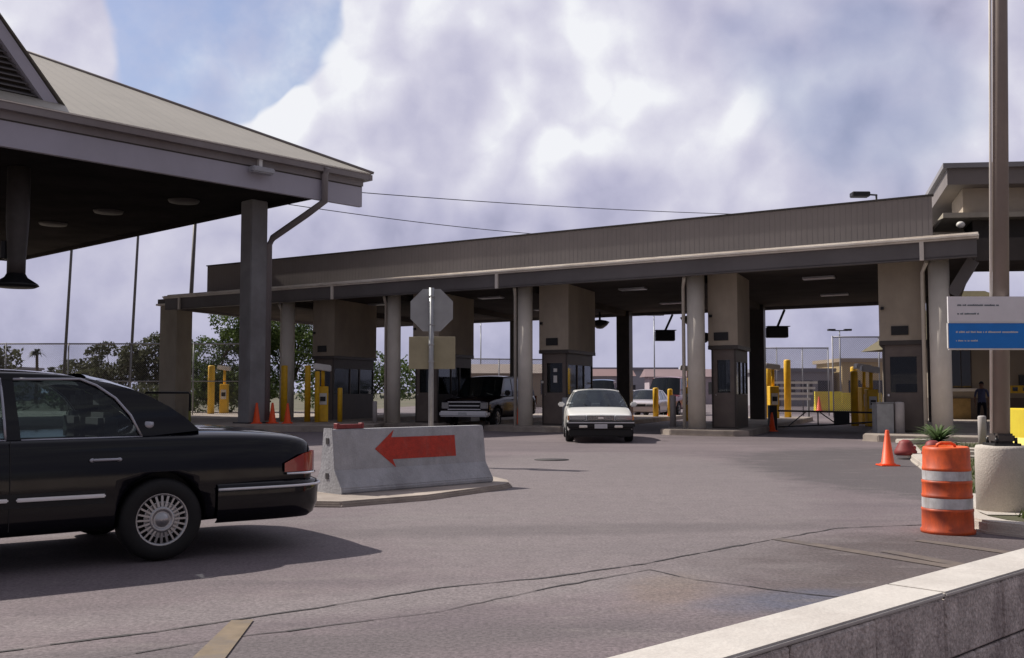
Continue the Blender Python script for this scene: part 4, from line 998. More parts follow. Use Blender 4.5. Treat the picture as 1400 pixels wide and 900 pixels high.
def make_car(P, label, cat, group=None, name='parked_car'):
    r = empty(name, (0, 0, 0), 0, label, cat, group)
    paint = P['paint']; hw = P['W'] / 2
    # lower body: stations (x, halfwidth factor, z_sill, z_belt, z_deck)
    st = P['st']
    b = MB(); rings = []
    for (x, wf, zs, zb, zd) in st:
        w = hw * wf; m1 = zs + (zb - zs) * .22; m2 = zs + (zb - zs) * .55
        sec = [(0, zs), (w * .55, zs), (w * .90, zs), (w * .975, zs + .03), (w * .99, m1), (w, m2), (w * .985, zs + (zb - zs) * .82), (w * .95, zb - .015), (w * .90, zb + .2 * (zd - zb)), (w * .72, zb + .7 * (zd - zb)), (w * .36, zd - .004), (0, zd)]
        full = [(-y, z) for y, z in sec[:0:-1]] if False else None
        ring = [b.bm.verts.new((x, y, z)) for y, z in sec] + [b.bm.verts.new((x, -y, z)) for y, z in sec[-2:0:-1]]
        rings.append(ring)
    N = len(rings[0])
    for i in range(len(rings) - 1):
        for k in range(N): b.bm.faces.new((rings[i][k], rings[i][(k + 1) % N], rings[i + 1][(k + 1) % N], rings[i + 1][k]))
    b.bm.faces.new(rings[0]); b.bm.faces.new(rings[-1])
    body = b.build('body', [paint], r, smooth=True)
    cut = []
    WR = P['R']
    for ax in (0.0, P['wb']):
        for sy in (-1, 1):
            c = MB(); c.lathe([(WR * P.get('arch', 1.16), -.16), (WR * P.get('arch', 1.16), .2)], 72, (ax, sy * (hw - .06), WR + .02), 'y', smooth=True)
            cut.append(c.build('cutter', [M['trim']]))
    smooth_apply(body, 2, cut)
    # greenhouse pairs: (x_base, z_base, x_top, z_top)
    yb = hw * .90; yr = hw * P.get('roofw', .70)
    G = P['gh']
    def pt(g, t, s, off=0.0):
        xb, zb, xt, zt = g[:4]; bw = g[4] if len(g) > 4 else 0; x = xb + (xt - xb) * t - bw * 4 * t * (1 - t) * .6; z = zb + (zt - zb) * t + bw * 4 * t * (1 - t) * .8; y = yb + (yr - yb) * (t ** 1.25) + off
        return Vector((x, s * y, z))
    def lerpg(a, c, t):
        a = tuple(a) + (0,) * (5 - len(a)); c = tuple(c) + (0,) * (5 - len(c))
        return tuple(u + (v - u) * t for u, v in zip(a, c))
    def side_panel(a, c, s, mt, nm, off, t0=0.0, t1=1.0, parent=None, thick=0.0):
        b = MB(); nx, nt_ = 6, 6; vs = []
        for i in range(nx + 1):
            g = lerpg(a, c, i / nx); vs.append([b.bm.verts.new(pt(g, t0 + (t1 - t0) * j / nt_, s, off)) for j in range(nt_ + 1)])
        for i in range(nx):
            for j in range(nt_): f = b.bm.faces.new((vs[i][j], vs[i + 1][j], vs[i + 1][j + 1], vs[i][j + 1])); f.smooth = True
        return b.build(nm, mt, parent or r, recalc=True)
    gk = P['glass_keys']       # list of (k0,k1,'glass'|'pillar')
    for s in (-1, 1):
        for k0, k1, kd in gk:
            if kd == 'glass':
                wo = side_panel(G[k0], G[k1], s, P['glass'], 'side_window', -.012, 0, .93)
                if P.get('chrome_window'):
                    b = MB(); w_ = .011
                    pts = [pt(G[k0], t, s, .004) for t in (0, .25, .5, .75, .93)] + [pt(lerpg(G[k0], G[k1], u), .93, s, .004) for u in (.25, .5, .75, 1)] 
                    b.tube(pts, w_, 6)
                    b.tube([pt(lerpg(G[k0], G[k1], u), .0, s, .006) for u in (0, .25, .5, .75, 1)], w_ * .9, 6)
                    b.build('window_trim', M['dimchrome'], wo)
            else: side_panel(G[k0], G[k1], s, paint, 'pillar', 0, 0, 1.0)
    # roof: across lofted from rear to front
    b = MB(); top = P['roof']      # list (x, z_edge, z_mid)
    tp = catmull(top, 4); rows = []
    for (x, ze, zm) in tp:
        row = []
        for k in range(13):
            u = -1 + 2 * k / 12; row.append(b.bm.verts.new((x, u * (yr + .012), ze + (zm - ze) * (1 - abs(u) ** 2.4))))
        rows.append(row)
    for i in range(len(rows) - 1):
        for k in range(12): f = b.bm.faces.new((rows[i][k], rows[i][k + 1], rows[i + 1][k + 1], rows[i + 1][k])); f.smooth = True
    o = b.build('roof', paint, r)
    md = o.modifiers.new('so', 'SOLIDIFY'); md.thickness = .035; md.offset = 1.0 if False else -1.0
    # header rail above side windows: strip from t=.93 to the roof edge
    for s in (-1, 1):
        b = MB()
        prev = None
        for g in G:
            cur = (pt(g, .92, s, .003), pt(g, 1.0, s, .006))
            va = [b.bm.verts.new(p) for p in cur]
            if prev: b.bm.faces.new((prev[0], va[0], va[1], prev[1]))
            prev = va
        b.build('roof_rail', paint, r)
    # windshield and rear window
    def cross(gb, sgn, nm):
        xb, zb, xt, zt = gb[:4]; bw = gb[4] if len(gb) > 4 else 0; b = MB(); vs = []
        for j in range(7):
            t = j / 6; row = []
            for k in range(11):
                u = -1 + 2 * k / 10; y = (yb + (yr - yb) * t ** 1.25 - .02) * u
                bulge = (1 - u * u)
                row.append(b.bm.verts.new((xb + (xt - xb) * t - bw * 4 * t * (1 - t) * .6 + sgn * bulge * (.14 * (1 - t) + .07 * t), y, zb + (zt - zb) * t + bw * 4 * t * (1 - t) * .8 + bulge * (.0 + .05 * t) + .0)))
            vs.append(row)
        for j in range(6):
            for k in range(10): f = b.bm.faces.new((vs[j][k], vs[j][k + 1], vs[j + 1][k + 1], vs[j + 1][k])); f.smooth = True
        o = b.build(nm, P['glass'], r)
        return o
    cross(G[0], -1, 'rear_window'); cross(G[-1], 1, 'windshield')
    # shelf / dash under the glass, seats
    b = MB()
    x0, x1 = G[0][0] + .1, G[-1][0] - .1
    b.box(x0 + .15, x1 - .15, -hw * .8, hw * .8, G[1][1] - .12, G[1][1] - .10); b.build('interior_floor', M['seat'], r)
    for sx in P.get('seats', ()):
        for sy in (-.38, .38):
            b = MB(); b.box(sx - .12, sx + .03, sy - .23, sy + .23, G[1][1] - .15, G[1][1] + .18); b.box(sx - .10, sx, sy - .13, sy + .13, G[1][1] + .2, G[1][1] + .36); b.bevel(.04, 2).build('seat', M['seat'], r)
    # wheels
    for ax in (0.0, P['wb']):
        for sy in (-1, 1):
            w = empty('wheel', (ax, sy * (hw - .105), WR), 0); w.parent = r
            if sy < 0: w.rotation_euler = (0, 0, math.pi)
            ww = .105
            b = MB(); b.lathe([(WR * .60, -ww * .9), (WR * .62, -ww), (WR * .9, -ww), (WR * .985, -ww * .75), (WR, -ww * .4), (WR, ww * .4), (WR * .985, ww * .75), (WR * .9, ww), (WR * .64, ww * 1.0), (WR * .615, ww * .9), (WR * .60, ww * .5)], 40, axis='y'); 
            bmesh.ops.delete(b.bm, geom=[f for f in b.bm.faces if len(f.verts) > 4], context='FACES_ONLY'); b.build('tyre', M['rubber'], w)
            b = MB(); RR = WR * (.66 if P.get('spokes') else .63)
            b.mi = 0; b.lathe([(RR * .985, ww * .55), (RR, ww * .86), (RR * .95, ww * .96), (RR * .88, ww * .86), (RR * .86, ww * .7)], 40, axis='y')
            bmesh.ops.delete(b.bm, geom=[f for f in b.bm.faces if len(f.verts) > 4], context='FACES_ONLY')
            b.mi = 1; b.lathe([(.0001, ww * .55), (RR * .985, ww * .55)], 40, axis='y'); b.mi = 0
            if P.get('spokes'):
                ns = 24
                for k in range(ns):
                    a = 2 * math.pi * k / ns; ca, sa = math.cos(a), math.sin(a)
                    b.bar((RR * .45 * ca, ww * .85, RR * .45 * sa), (RR * .90 * ca, ww * .78, RR * .90 * sa), RR * .085, .014)
                b.lathe([(RR * .66, ww * .76), (RR * .66, ww * .84), (RR * .62, ww * .84), (RR * .62, ww * .76)], 32, axis='y')
                b.lathe([(RR * .48, ww * .6), (RR * .48, ww * .92), (RR * .36, ww * 1.0), (RR * .34, ww * .9), (RR * .24, ww * .9), (RR * .20, ww * 1.08), (.0001, ww * 1.12)], 32, axis='y')
            else:
                for k in range(7):
                    a = 2 * math.pi * k / 7; ca, sa = math.cos(a), math.sin(a)
                    b.bar((RR * .15 * ca, ww * .85, RR * .15 * sa), (RR * .90 * ca, ww * .78, RR * .90 * sa), RR * .3, .02)
                b.lathe([(RR * .3, ww * .6), (RR * .26, ww * .95), (.0001, ww * 1.0)], 20, axis='y')
            b.build('rim', [M['rim'], M['trim']], w)
    return r

M['brightchrome'] = mat('bright_moulding', (.8, .8, .82), .35, metal=.2, var=.03, scale=5)
M['dimchrome'] = mat('dim_chrome', (.38, .38, .42), .3, metal=.8, var=.03, scale=5)
def sedan_black():
    P = dict(paint=M['blackpaint'], W=1.98, R=.312, wb=2.91, glass=M['carglass'], spokes=True, chrome_window=True, roofw=.72, seats=(.35, 1.35), arch=1.09,
        st=[(-1.30, .80, .42, .76, .83), (-1.27, .90, .34, .86, .905), (-1.15, .955, .30, .90, .945), (-.8, .985, .28, .93, .985), (-.3, 1.0, .26, .94, 1.015), (.3, 1.0, .25, .94, .96), (1.2, 1.0, .24, .935, .95), (2.2, 1.0, .24, .93, .95), (2.75, 1.0, .24, .925, .98), (3.2, .985, .25, .90, .95), (3.65, .955, .27, .84, .89), (3.92, .90, .32, .76, .82), (3.98, .82, .40, .70, .76)],
        gh=[(-.31, .975, .50, 1.375, .075), (.14, .935, .60, 1.385, .085), (.98, .93, 1.02, 1.40), (1.08, .93, 1.10, 1.40), (2.25, .93, 2.02, 1.385), (2.80, .95, 2.12, 1.375)],
        glass_keys=[(0, 1, 'pillar'), (1, 2, 'glass'), (2, 3, 'pillar'), (3, 4, 'glass'), (4, 5, 'pillar')],
        roof=[(.51, 1.345, 1.36), (.62, 1.39, 1.425), (1.05, 1.405, 1.455), (1.6, 1.405, 1.455), (2.0, 1.385, 1.43), (2.16, 1.355, 1.385)])
    r = make_car(P, 'black four door sedan with chrome trim and multi spoke wheels in the left foreground', 'car', name='black_sedan')
    hw = .99
    # rear bumper
    b = MB(); rows = []
    def ring(zv, inset_):
        pts = [(-.42, hw - .0 + inset_), (-.9, hw + .005 + inset_), (-1.18, hw - .04 + inset_), (-1.33, hw - .18 + inset_ * .8), (-1.40, hw * .5), (-1.415, 0)]
        pts = [(x - (inset_ if x < -1.2 else 0), y) for x, y in pts]
        full = pts + [(x, -y) for x, y in pts[-2::-1]]
        return [(x, y, zv) for x, y in catmull(full, 4)]
    for zv, ins in ((.25, -.05), (.28, -.01), (.36, .015), (.50, .02), (.545, .012), (.565, -.03), (.57, -.12)):
        rows.append([b.bm.verts.new(p) for p in ring(zv, ins)])
    for i in range(len(rows) - 1):
        for k in range(len(rows[0]) - 1): f = b.bm.faces.new((rows[i][k], rows[i][k + 1], rows[i + 1][k + 1], rows[i + 1][k])); f.smooth = True
    b.build('rear_bumper', M['blackpaint'], r)
    b = MB(); pr = ring(.515, .03); pr2 = [Vector(p) for p in pr]; b.tube(pr2, .011, 6); b.build('bumper_trim', M['brightchrome'], r)
    # front bumper
    b = MB(); b.box(3.75, 4.08, -.93, .93, .28, .56); b.bevel(.08, 3).build('front_bumper', M['blackpaint'], r, smooth=True)
    b = MB(); b.box(3.97, 4.03, -.38, .38, .58, .74); b.bevel(.01, 1).build('grille', M['chrome'], r)
    for s in (-1, 1):
        b = MB(); b.box(3.86, 4.01, *(sorted((s * .42, s * .86))), .60, .74); b.bevel(.03, 2).build('headlight', M['lens_clear'], r)
        # tail lights wrap round the corner
        b = MB(); pts_o = [(-.985, hw * .972), (-1.14, hw * .963), (-1.235, hw * .925), (-1.285, hw * .85), (-1.30, hw * .55)]
        vs = []
        for i, (x, y) in enumerate(pts_o):
            zl = .625; zh = .665 + .12 * min(1, (i + .4) / 1.6)
            vs.append([b.bm.verts.new((x - .012 * (i > 0), s * (y + .012), z)) for z in (zl, (zl + zh) / 2, zh)])
        for i in range(len(vs) - 1):
            for j in range(2): f = b.bm.faces.new((vs[i][j], vs[i + 1][j], vs[i + 1][j + 1], vs[i][j + 1])); f.smooth = True
        tl = b.build('tail_light', M['lens_red'], r)
        b = MB(); b.tube([(x - .016, s * (y + .016), .610) for x, y in pts_o], .011, 6); b.build('light_trim', M['chrome'], tl)
        # side mouldings
        for x0, x1 in ((.42, 1.02), (1.07, 2.3)):
            b = MB(); b.box(x0, x1, *(sorted((s * (hw + .002), s * (hw + .024)))), .505, .532); b.bevel(.008, 2).build('side_moulding', M['brightchrome'], r)
        # black moulding backing
        b = MB(); b.box(.415, 2.32, *(sorted((s * (hw - .006), s * (hw + .0015)))), .46, .56); b.build('moulding_backing', M['trim'], r)
        for x0 in (.42, 1.40):
            b = MB(); b.tube([(x0 - .10, s * (hw - .025), .775), (x0 - .085, s * (hw + .012), .778), (x0 + .085, s * (hw + .012), .778), (x0 + .10, s * (hw - .025), .775)], .012, 8)
            for q in (-.095, .095): b.sphere((x0 + q, s * (hw - .005), .775), .019, (1.2, .7, .9), 10)
            b.build('door_handle', M['dimchrome'], r)
        # door seams
        for (xa, za, xb_, zb_) in ((1.06, .30, 1.06, .93), (2.35, .30, 2.28, .92)):
            b = MB(); n = 6
            for i in range(n):
                u0, u1 = i / n, (i + 1) / n
                def yy(z): 
                    f_ = (z - .25) / .69
                    import bisect
                    xs = [0, .22, .55, .82, 1]; ys = [.98, .99, 1.0, .985, .95]
                    for q in range(4):
                        if f_ <= xs[q + 1]: return hw * (ys[q] + (ys[q + 1] - ys[q]) * (f_ - xs[q]) / (xs[q + 1] - xs[q])) + .003
                    return hw * .95
                za0 = za + (zb_ - za) * u0; zb0 = za + (zb_ - za) * u1
                b.bar((xa + (xb_ - xa) * u0, s * yy(za0), za0), (xa + (xb_ - xa) * u1, s * yy(zb0), zb0), .006, .004)
            b.build('door_seam', M['trim'], r)
        b = MB(); b.lathe([(.0001, -.006), (.034, -.006), (.034, .006), (.0001, .006)], 20, (0, 0, 0), 'y'); bd = b.build('round_badge', M['dimchrome'], r); bd.location = (.08, s * (hw * .90 - .018), 1.03); bd.rotation_euler = (s * R(-18) * -1, 0, 0)
        b = MB(); b.box(2.22, 2.42, *(sorted((s * .98, s * 1.16))), .94, 1.07); b.bevel(.035, 3).build('wing_mirror', M['blackpaint'], r)
    b = MB(); b.box(-1.335, -1.30, -.16, .16, .64, .78); b.build('number_plate', M['plate'], r)
    b = MB(); b.tube([(-1.2, .5, .24), (-1.38, .5, .235)], .028, 10); b.build('exhaust_pipe', M['darkmetal'], r)
    # pale sunlit parcel on the rear seat, seen through the window
    f = Vector((-.809, -.588)); q = Vector((.588, -.809))
    c = Vector((-2.64, 7.81)) - q * hw
    r.location = (c.x, c.y, 0); r.rotation_euler = (0, 0, math.atan2(f.y, f.x))
sedan_black()

def sedan_white():
    P = dict(paint=M['whitepaint'], W=1.74, R=.30, wb=2.57, glass=M['carglass2'], roofw=.68, seats=(.6, 1.45),
        st=[(-.95, .80, .42, .78, .86), (-.90, .92, .32, .86, .93), (-.5, .98, .26, .89, .95), (.2, 1.0, .22, .89, .92), (1.2, 1.0, .22, .88, .90), (1.95, 1.0, .22, .875, .92), (2.5, .99, .23, .83, .88), (3.0, .97, .25, .76, .80), (3.28, .94, .30, .71, .745), (3.36, .90, .36, .66, .70)],
        gh=[(-.45, .95, .25, 1.32), (.05, .885, .38, 1.32), (.78, .88, .78, 1.335), (.86, .88, .86, 1.335), (1.75, .875, 1.42, 1.325), (2.12, .89, 1.50, 1.31)],
        glass_keys=[(0, 1, 'pillar'), (1, 2, 'glass'), (2, 3, 'pillar'), (3, 4, 'glass'), (4, 5, 'pillar')],
        roof=[(.20, 1.29, 1.31), (.36, 1.325, 1.355), (.9, 1.34, 1.375), (1.35, 1.325, 1.36), (1.54, 1.295, 1.325)])
    r = make_car(P, 'white four door sedan driving out of the toll lane towards the camera', 'car', name='white_sedan')
    X = 3.36
    b = MB(); b.box(X - .35, X + .10, -.86, .86, .36, .56); b.bevel(.05, 3).build('front_bumper', M['trim'], r)
    b = MB(); b.box(X + .095, X + .115, -.84, .84, .50, .53); b.build('bumper_trim', M['plate'], r)
    b = MB(); b.box(X - .3, X + .03, -.80, .80, .16, .36); b.bevel(.03, 2).build('air_dam', M['trim'], r)
    b = MB(); b.box(X - .03, X + .025, -.34, .34, .575, .69)
    gr = b.build('grille', M['trim'], r)
    b = MB()
    for z in (.60, .63, .66): b.box(X + .026, X + .03, -.33, .33, z - .004, z + .004)
    b.box(X + .031, X + .045, -.07, .07, .615, .65); b.build('grille_bar', M['chrome'], gr)
    for s in (-1, 1):
        b = MB(); b.box(X - .06, X + .022, *(sorted((s * .37, s * .80))), .575, .695); b.bevel(.012, 1); hl = b.build('headlight', M['lens_clear'], r)
        b = MB(); b.box(X - .16, X - .0, *(sorted((s * .795, s * .835))), .575, .69); b.build('indicator', M['lens_amber'], r)
        b = MB(); b.box(X + .102, X + .13, *(sorted((s * .34, s * .55))), .385, .45); b.bevel(.01, 1).build('fog_light', M['foglens'], r)
        b = MB(); b.box(1.78, 1.95, *(sorted((s * .88, s * 1.05))), .90, 1.02); b.bevel(.03, 2).build('wing_mirror', M['whitepaint'], r)
    b = MB(); b.box(X + .10, X + .118, -.16, .16, .37, .48); b.build('number_plate', M['plate'], r)
    b = MB(); b.tube([(2.2, -.3, .93), (1.9, -.5, 1.06)], .008, 6); b.tube([(2.2, .3, .93), (1.9, .1, 1.06)], .008, 6); b.build('wiper', M['trim'], r)
    d = Vector((-.03, -1)).normalized(); fr = Vector((2.24, 25.9))
    c = fr - d * (X + .1); r.location = (c.x, c.y, 0); r.rotation_euler = (0, 0, math.atan2(d.y, d.x))
M['carglass2'] = glass('windscreen_glass', (.14, .16, .18), .45, .03)
M['foglens'] = mat('bright_lens', (.8, .78, .72), .2, metal=.5, var=.1, scale=20)
sedan_white()

def suv(paint, label, front, d, name='dark_suv', glassm=None, H=0.0, W=2.0, chrome=True, group=None, cat='suv'):
    g = glassm or M['darkglass']
    P = dict(paint=paint, W=W, R=.37, wb=3.1, glass=g, roofw=.78, seats=(1.6,), arch=1.14,
        st=[(-1.12, .90, .50, 1.10, 1.13), (-1.08, .97, .42, 1.15, 1.17), (-.5, 1.0, .38, 1.17, 1.18), (.5, 1.0, .36, 1.17, 1.18), (1.6, 1.0, .36, 1.16, 1.17), (2.5, 1.0, .36, 1.15, 1.18), (3.1, .99, .38, 1.08, 1.15), (3.65, .97, .40, 1.02, 1.09), (3.86, .95, .44, .97, 1.03), (3.92, .93, .48, .90, .98)],
        gh=[(-1.02, 1.16, -.82, 1.80 + H), (-.85, 1.16, -.70, 1.80 + H), (.35, 1.16, .35, 1.82 + H), (.47, 1.16, .47, 1.82 + H), (1.25, 1.16, 1.25, 1.82 + H), (1.37, 1.16, 1.37, 1.82 + H), (2.28, 1.15, 1.95, 1.80 + H), (2.62, 1.15, 2.05, 1.79 + H)],
        glass_keys=[(0, 1, 'pillar'), (1, 2, 'glass'), (2, 3, 'pillar'), (3, 4, 'glass'), (4, 5, 'pillar'), (5, 6, 'glass'), (6, 7, 'pillar')],
        roof=[(-.9, 1.76 + H, 1.80 + H), (-.7, 1.80 + H, 1.85 + H), (.5, 1.83 + H, 1.88 + H), (1.6, 1.82 + H, 1.87 + H), (2.08, 1.77 + H, 1.80 + H)])
    r = make_car(P, label, cat, group, name=name)
    X = 3.92; hw = W / 2
    b = MB(); b.box(X - .2, X + .16, -hw * .97, hw * .97, .42, .62); b.bevel(.05, 3).build('front_bumper', M['brightchrome'] if chrome else M['trim'], r)
    b = MB(); b.box(X - .03, X + .02, -hw * .62, hw * .62, .68, .95); gr = b.build('grille', M['trim'], r)
    b = MB(); b.box(X + .022, X + .04, -hw * .66, hw * .66, .925, .955); b.box(X + .022, X + .04, -hw * .62, hw * .62, .79, .825); b.box(X + .022, X + .04, -hw * .66, hw * .66, .665, .695); b.build('grille_bar', M['brightchrome'], gr)
    for s in (-1, 1):
        b = MB(); b.box(X - .06, X + .02, *(sorted((s * hw * .64, s * hw * .93))), .70, .93); b.bevel(.015, 1).build('headlight', M['lens_clear'], r)
        b = MB(); b.box(2.35, 2.5, *(sorted((s * hw, s * (hw + .2)))), 1.16, 1.36); b.bevel(.04, 2).build('wing_mirror', M['trim'], r)
        b = MB(); b.box(-1.17, -1.1, *(sorted((s * hw * .78, s * hw * .95))), .8, 1.15); b.build('tail_light', M['lens_red'], r)
        for x0 in (.55, 1.5): b = MB(); b.box(x0, x0 + .16, *(sorted((s * hw, s * (hw + .015)))), 1.0, 1.03); b.build('door_handle', M['trim'], r)
    b = MB(); b.box(X + .165, X + .175, -.16, .16, .46, .58); b.build('number_plate', M['plate'], r)
    d = Vector(d).normalized(); c = Vector(front) - d * (X + .1); r.location = (c.x, c.y, 0); r.rotation_euler = (0, 0, math.atan2(d.y, d.x))
    return r
suv(M['darkpaint'], 'dark maroon utility vehicle with chrome grille and bumper waiting left of a toll booth', (-1.72, 36.2), (-.36, -.93), H=.03, W=1.9)

# queue of vehicles beyond the booths
suv(M['bluepaint'], 'blue van beyond the lane behind the white car', (5.1, 60), (-.15, -1), 'blue_van', M['carglass2'], .2, 1.9, False, cat='van')
suv(M['redpaint'], 'dark red van in the queue left of the brightest column', (7.9, 56), (-.45, -1), 'red_van', M['carglass2'], .3, 2.0, False, cat='van')
def simple_car(paint, front, d, label, name='queue_car'):
    P = dict(paint=paint, W=1.75, R=.31, wb=2.6, glass=M['carglass2'], roofw=.70, seats=(.9,),
        st=[(-.95, .85, .42, .82, .90), (-.88, .94, .34, .90, .97), (-.4, .98, .28, .92, 1.0), (.4, 1.0, .25, .92, .95), (1.3, 1.0, .25, .91, .93), (2.1, 1.0, .25, .90, .96), (2.7, .98, .26, .84, .90), (3.15, .94, .30, .76, .82), (3.3, .88, .38, .68, .74)],
        gh=[(-.40, .98, .2, 1.38), (.05, .915, .38, 1.38), (.82, .91, .82, 1.40), (.9, .91, .9, 1.40), (1.85, .905, 1.45, 1.385), (2.2, .92, 1.55, 1.37)],
        glass_keys=[(0, 1, 'pillar'), (1, 2, 'glass'), (2, 3, 'pillar'), (3, 4, 'glass'), (4, 5, 'pillar')],
        roof=[(.16, 1.35, 1.37), (.36, 1.39, 1.42), (.95, 1.40, 1.445), (1.4, 1.385, 1.42), (1.6, 1.35, 1.375)])
    r = make_car(P, label, 'car', 'cars queueing beyond the booths', name)
    b = MB(); b.box(3.1, 3.42, -.84, .84, .34, .56); b.bevel(.05, 2).build('front_bumper', paint, r)
    b = MB(); b.box(3.27, 3.33, -.35, .35, .6, .7); b.build('grille', M['trim'], r)
    for s in (-1, 1):
        b = MB(); b.box(3.22, 3.335, *(sorted((s * .4, s * .78))), .6, .7); b.bevel(.01, 1).build('headlight', M['lens_clear'], r)
        b = MB(); b.box(-.99, -.9, *(sorted((s * .5, s * .8))), .65, .8); b.build('tail_light', M['lens_red'], r)
    d = Vector(d).normalized(); c = Vector(front) - d * 3.4; r.location = (c.x, c.y, 0); r.rotation_euler = (0, 0, math.atan2(d.y, d.x))
simple_car(M['silverpaint'], (6.2, 50.5), (-.35, -1), 'pale silver pink car nearest in the queue left of the brightest column')
simple_car(M['greypaint'], (7.7, 68), (-.2, -1), 'dark grey car behind the red van in the queue')
simple_car(M['silverpaint'], (6.4, 78), (-.1, -1), 'silver car far back in the queue behind the blue van')
simple_car(M['bluepaint'], (10.6, 80), (-.2, -1), 'blue car farthest in the queue')
simple_car(M['redpaint'], (9.6, 62), (-.4, -1), 'red car beside the red van, partly behind the brightest column')
simple_car(M['whitepaint'], (9.3, 73), (-.3, -1), 'white car in the queue behind the red van')
simple_car(M['greypaint'], (4.2, 86), (.1, -1), 'small dark car far behind the blue van')
simple_car(M['silverpaint'], (1.0, 84), (.2, -1), 'silver car far away between the truck lane and the white car lane')
simple_car(M['whitepaint'], (-1.6, 70), (.3, -1), 'white car far away seen above the dark utility vehicle')
simple_car(M['silverpaint'], (19.6, 34.0), (-.9, .15), 'pale parked car at the right edge beyond the yellow barrier')

# ------------------------------------------------------------------ people
def person(loc, rz, H, label, shirt, arm=0.15):
    r = empty('person', loc, rz, label, 'person')
    k = H / 1.75
    V = [(0, 0, .98), (0, 0, 1.16), (0, .0, 1.36), (0, .0, 1.47), (0, .01, 1.54), (0, .015, 1.62), (0, .01, 1.70),
         (-.10, 0, .93), (-.12, .01, .52), (-.12, -.02, .10), (-.13, .13, .04),
         (.10, 0, .93), (.12, .03, .52), (.12, .0, .10), (.14, .15, .04),
         (-.19, 0, 1.42), (-.25, -.01, 1.14), (-.25, .08, .89), (-.25, .12, .80),
         (.19, 0, 1.42), (.25, -.01, 1.14), (.22, .14, .92), (.20, .2, .86)]
    E = [(0, 1), (1, 2), (2, 3), (3, 4), (4, 5), (5, 6), (0, 7), (7, 8), (8, 9), (9, 10), (0, 11), (11, 12), (12, 13), (13, 14), (3, 15), (15, 16), (16, 17), (17, 18), (3, 19), (19, 20), (20, 21), (21, 22)]
    rad = [.15, .135, .165, .11, .055, .095, .075, .10, .065, .045, .04, .10, .065, .045, .04, .065, .045, .032, .035, .065, .045, .032, .035]
    me = bpy.data.meshes.new('body'); me.from_pydata([(x * k, y * k, z * k) for x, y, z in V], E, []); me.update()
    o = bpy.data.objects.new('body', me); col.objects.link(o)
    md = o.modifiers.new('skin', 'SKIN')
    for i, v in enumerate(me.skin_vertices[0].data): v.radius = (rad[i] * k, rad[i] * k * .8); v.use_root = (i == 0)
    s = o.modifiers.new('sub', 'SUBSURF'); s.levels = 2; s.render_levels = 2
    bpy.context.view_layer.update(); dg = bpy.context.evaluated_depsgraph_get(); m2 = bpy.data.meshes.new_from_object(o.evaluated_get(dg)); o.modifiers.clear(); o.data = m2
    m2.materials.clear(); 
    for m in (M['skin'], M[shirt], M['pants']): m2.materials.append(m)
    for p in m2.polygons:
        p.use_smooth = True; c = p.center / k
        p.material_index = 0 if c.z > 1.49 else (1 if (c.z > .96 and not (abs(c.x) > .19 and c.z < 1.18)) else (0 if abs(c.x) > .19 and c.z > .7 else 2))
    o.parent = r
    b = MB(); b.sphere((0, -.0 * k, 1.69 * k), .098 * k, (.88, 1.05, .95), 16)
    for v in list(b.bm.verts):
        if v.co.y > .055 * k and v.co.z < 1.71 * k: v.co.y = .03 * k
    b.build('hair', M['hair'], r)
    b = MB(); b.sphere((0, .098 * k, 1.615 * k), .018 * k, (.8, 1, 1.3), 8)
    for sx in (-1, 1): b.sphere((sx * .078 * k, .01, 1.62 * k), .025 * k, (.4, .8, 1.2), 8)
    b.build('nose_and_ears', M['skin'], r)
    b = MB()
    for sx in (-1, 1): b.sphere((sx * .032 * k, .078 * k, 1.64 * k), .010 * k, (1, .8, .7), 8)
    b.build('eyes', M['hair'], r)
    b = MB()
    for base, dx in (((-.25, .13, .79), -1), ((.20, .22, .85), 1)):
        for i in range(4): 
            p = Vector(base) * k + Vector((0, (-.025 + i * .017) * k, 0)); b.tube([p, p + Vector((0, .008, -.05)) * k, p + Vector((-dx * .01, .012, -.085)) * k], .0085 * k, 6, .006 * k)
        p = Vector(base) * k + Vector((-dx * .02, .03, .02)) * k; b.tube([p, p + Vector((-dx * .02, .025, -.04)) * k], .009 * k, 6)
    b.build('fingers', M['skin'], r)
    b = MB()
    for x, y in ((-.13, .09), (.135, .11)): b.sphere((x * k, y * k, .045 * k), .06 * k, (.8, 2.1, .75), 12)
    b.build('shoes', M['hair'], r)
    return r
person((17.3, 37.8, 0), 2.6, 1.66, 'person in a blue grey shirt and dark trousers near the office window', 'shirt')
person((7.9, 44.6, .0), 2.2, 1.74, 'person in a teal grey shirt standing just left of the brightest column', 'shirt2')

# ------------------------------------------------------------------ trees, shrubs
def leaf_cloud(b, blobs, n, size, rnd):
    tot = sum(q[3] ** 2 for q in blobs)
    for (cx, cy, cz, rr, sq) in blobs:
        m = int(n * rr * rr / tot)
        for _ in range(m):
            while True:
                v = Vector((rnd.uniform(-1, 1), rnd.uniform(-1, 1), rnd.uniform(-1, 1)))
                if .2 < v.length < 1: break
            v = v.normalized() * (v.length ** .5)
            nz_ = noise.noise(Vector((cx, cy, cz)) + v * rr * 1.2)
            if nz_ < -.22: continue
            v *= (1 + .35 * noise.noise(v * 2.3 + Vector((cx, 0, cz))))
            p = Vector((cx, cy, cz)) + Vector((v.x * rr, v.y * rr, v.z * rr * sq))
            a = Vector((rnd.uniform(-1, 1), rnd.uniform(-1, 1), rnd.uniform(-.6, 1))).normalized(); c = a.orthogonal().normalized(); d = a.cross(c); th = rnd.uniform(0, 6.28)
            e1 = (c * math.cos(th) + d * math.sin(th)) * size * rnd.uniform(.5, 1.2); e2 = (d * math.cos(th) - c * math.sin(th)) * size * rnd.uniform(.35, .7)
            b.poly([p - e1, p - e2, p + e1, p + e2])
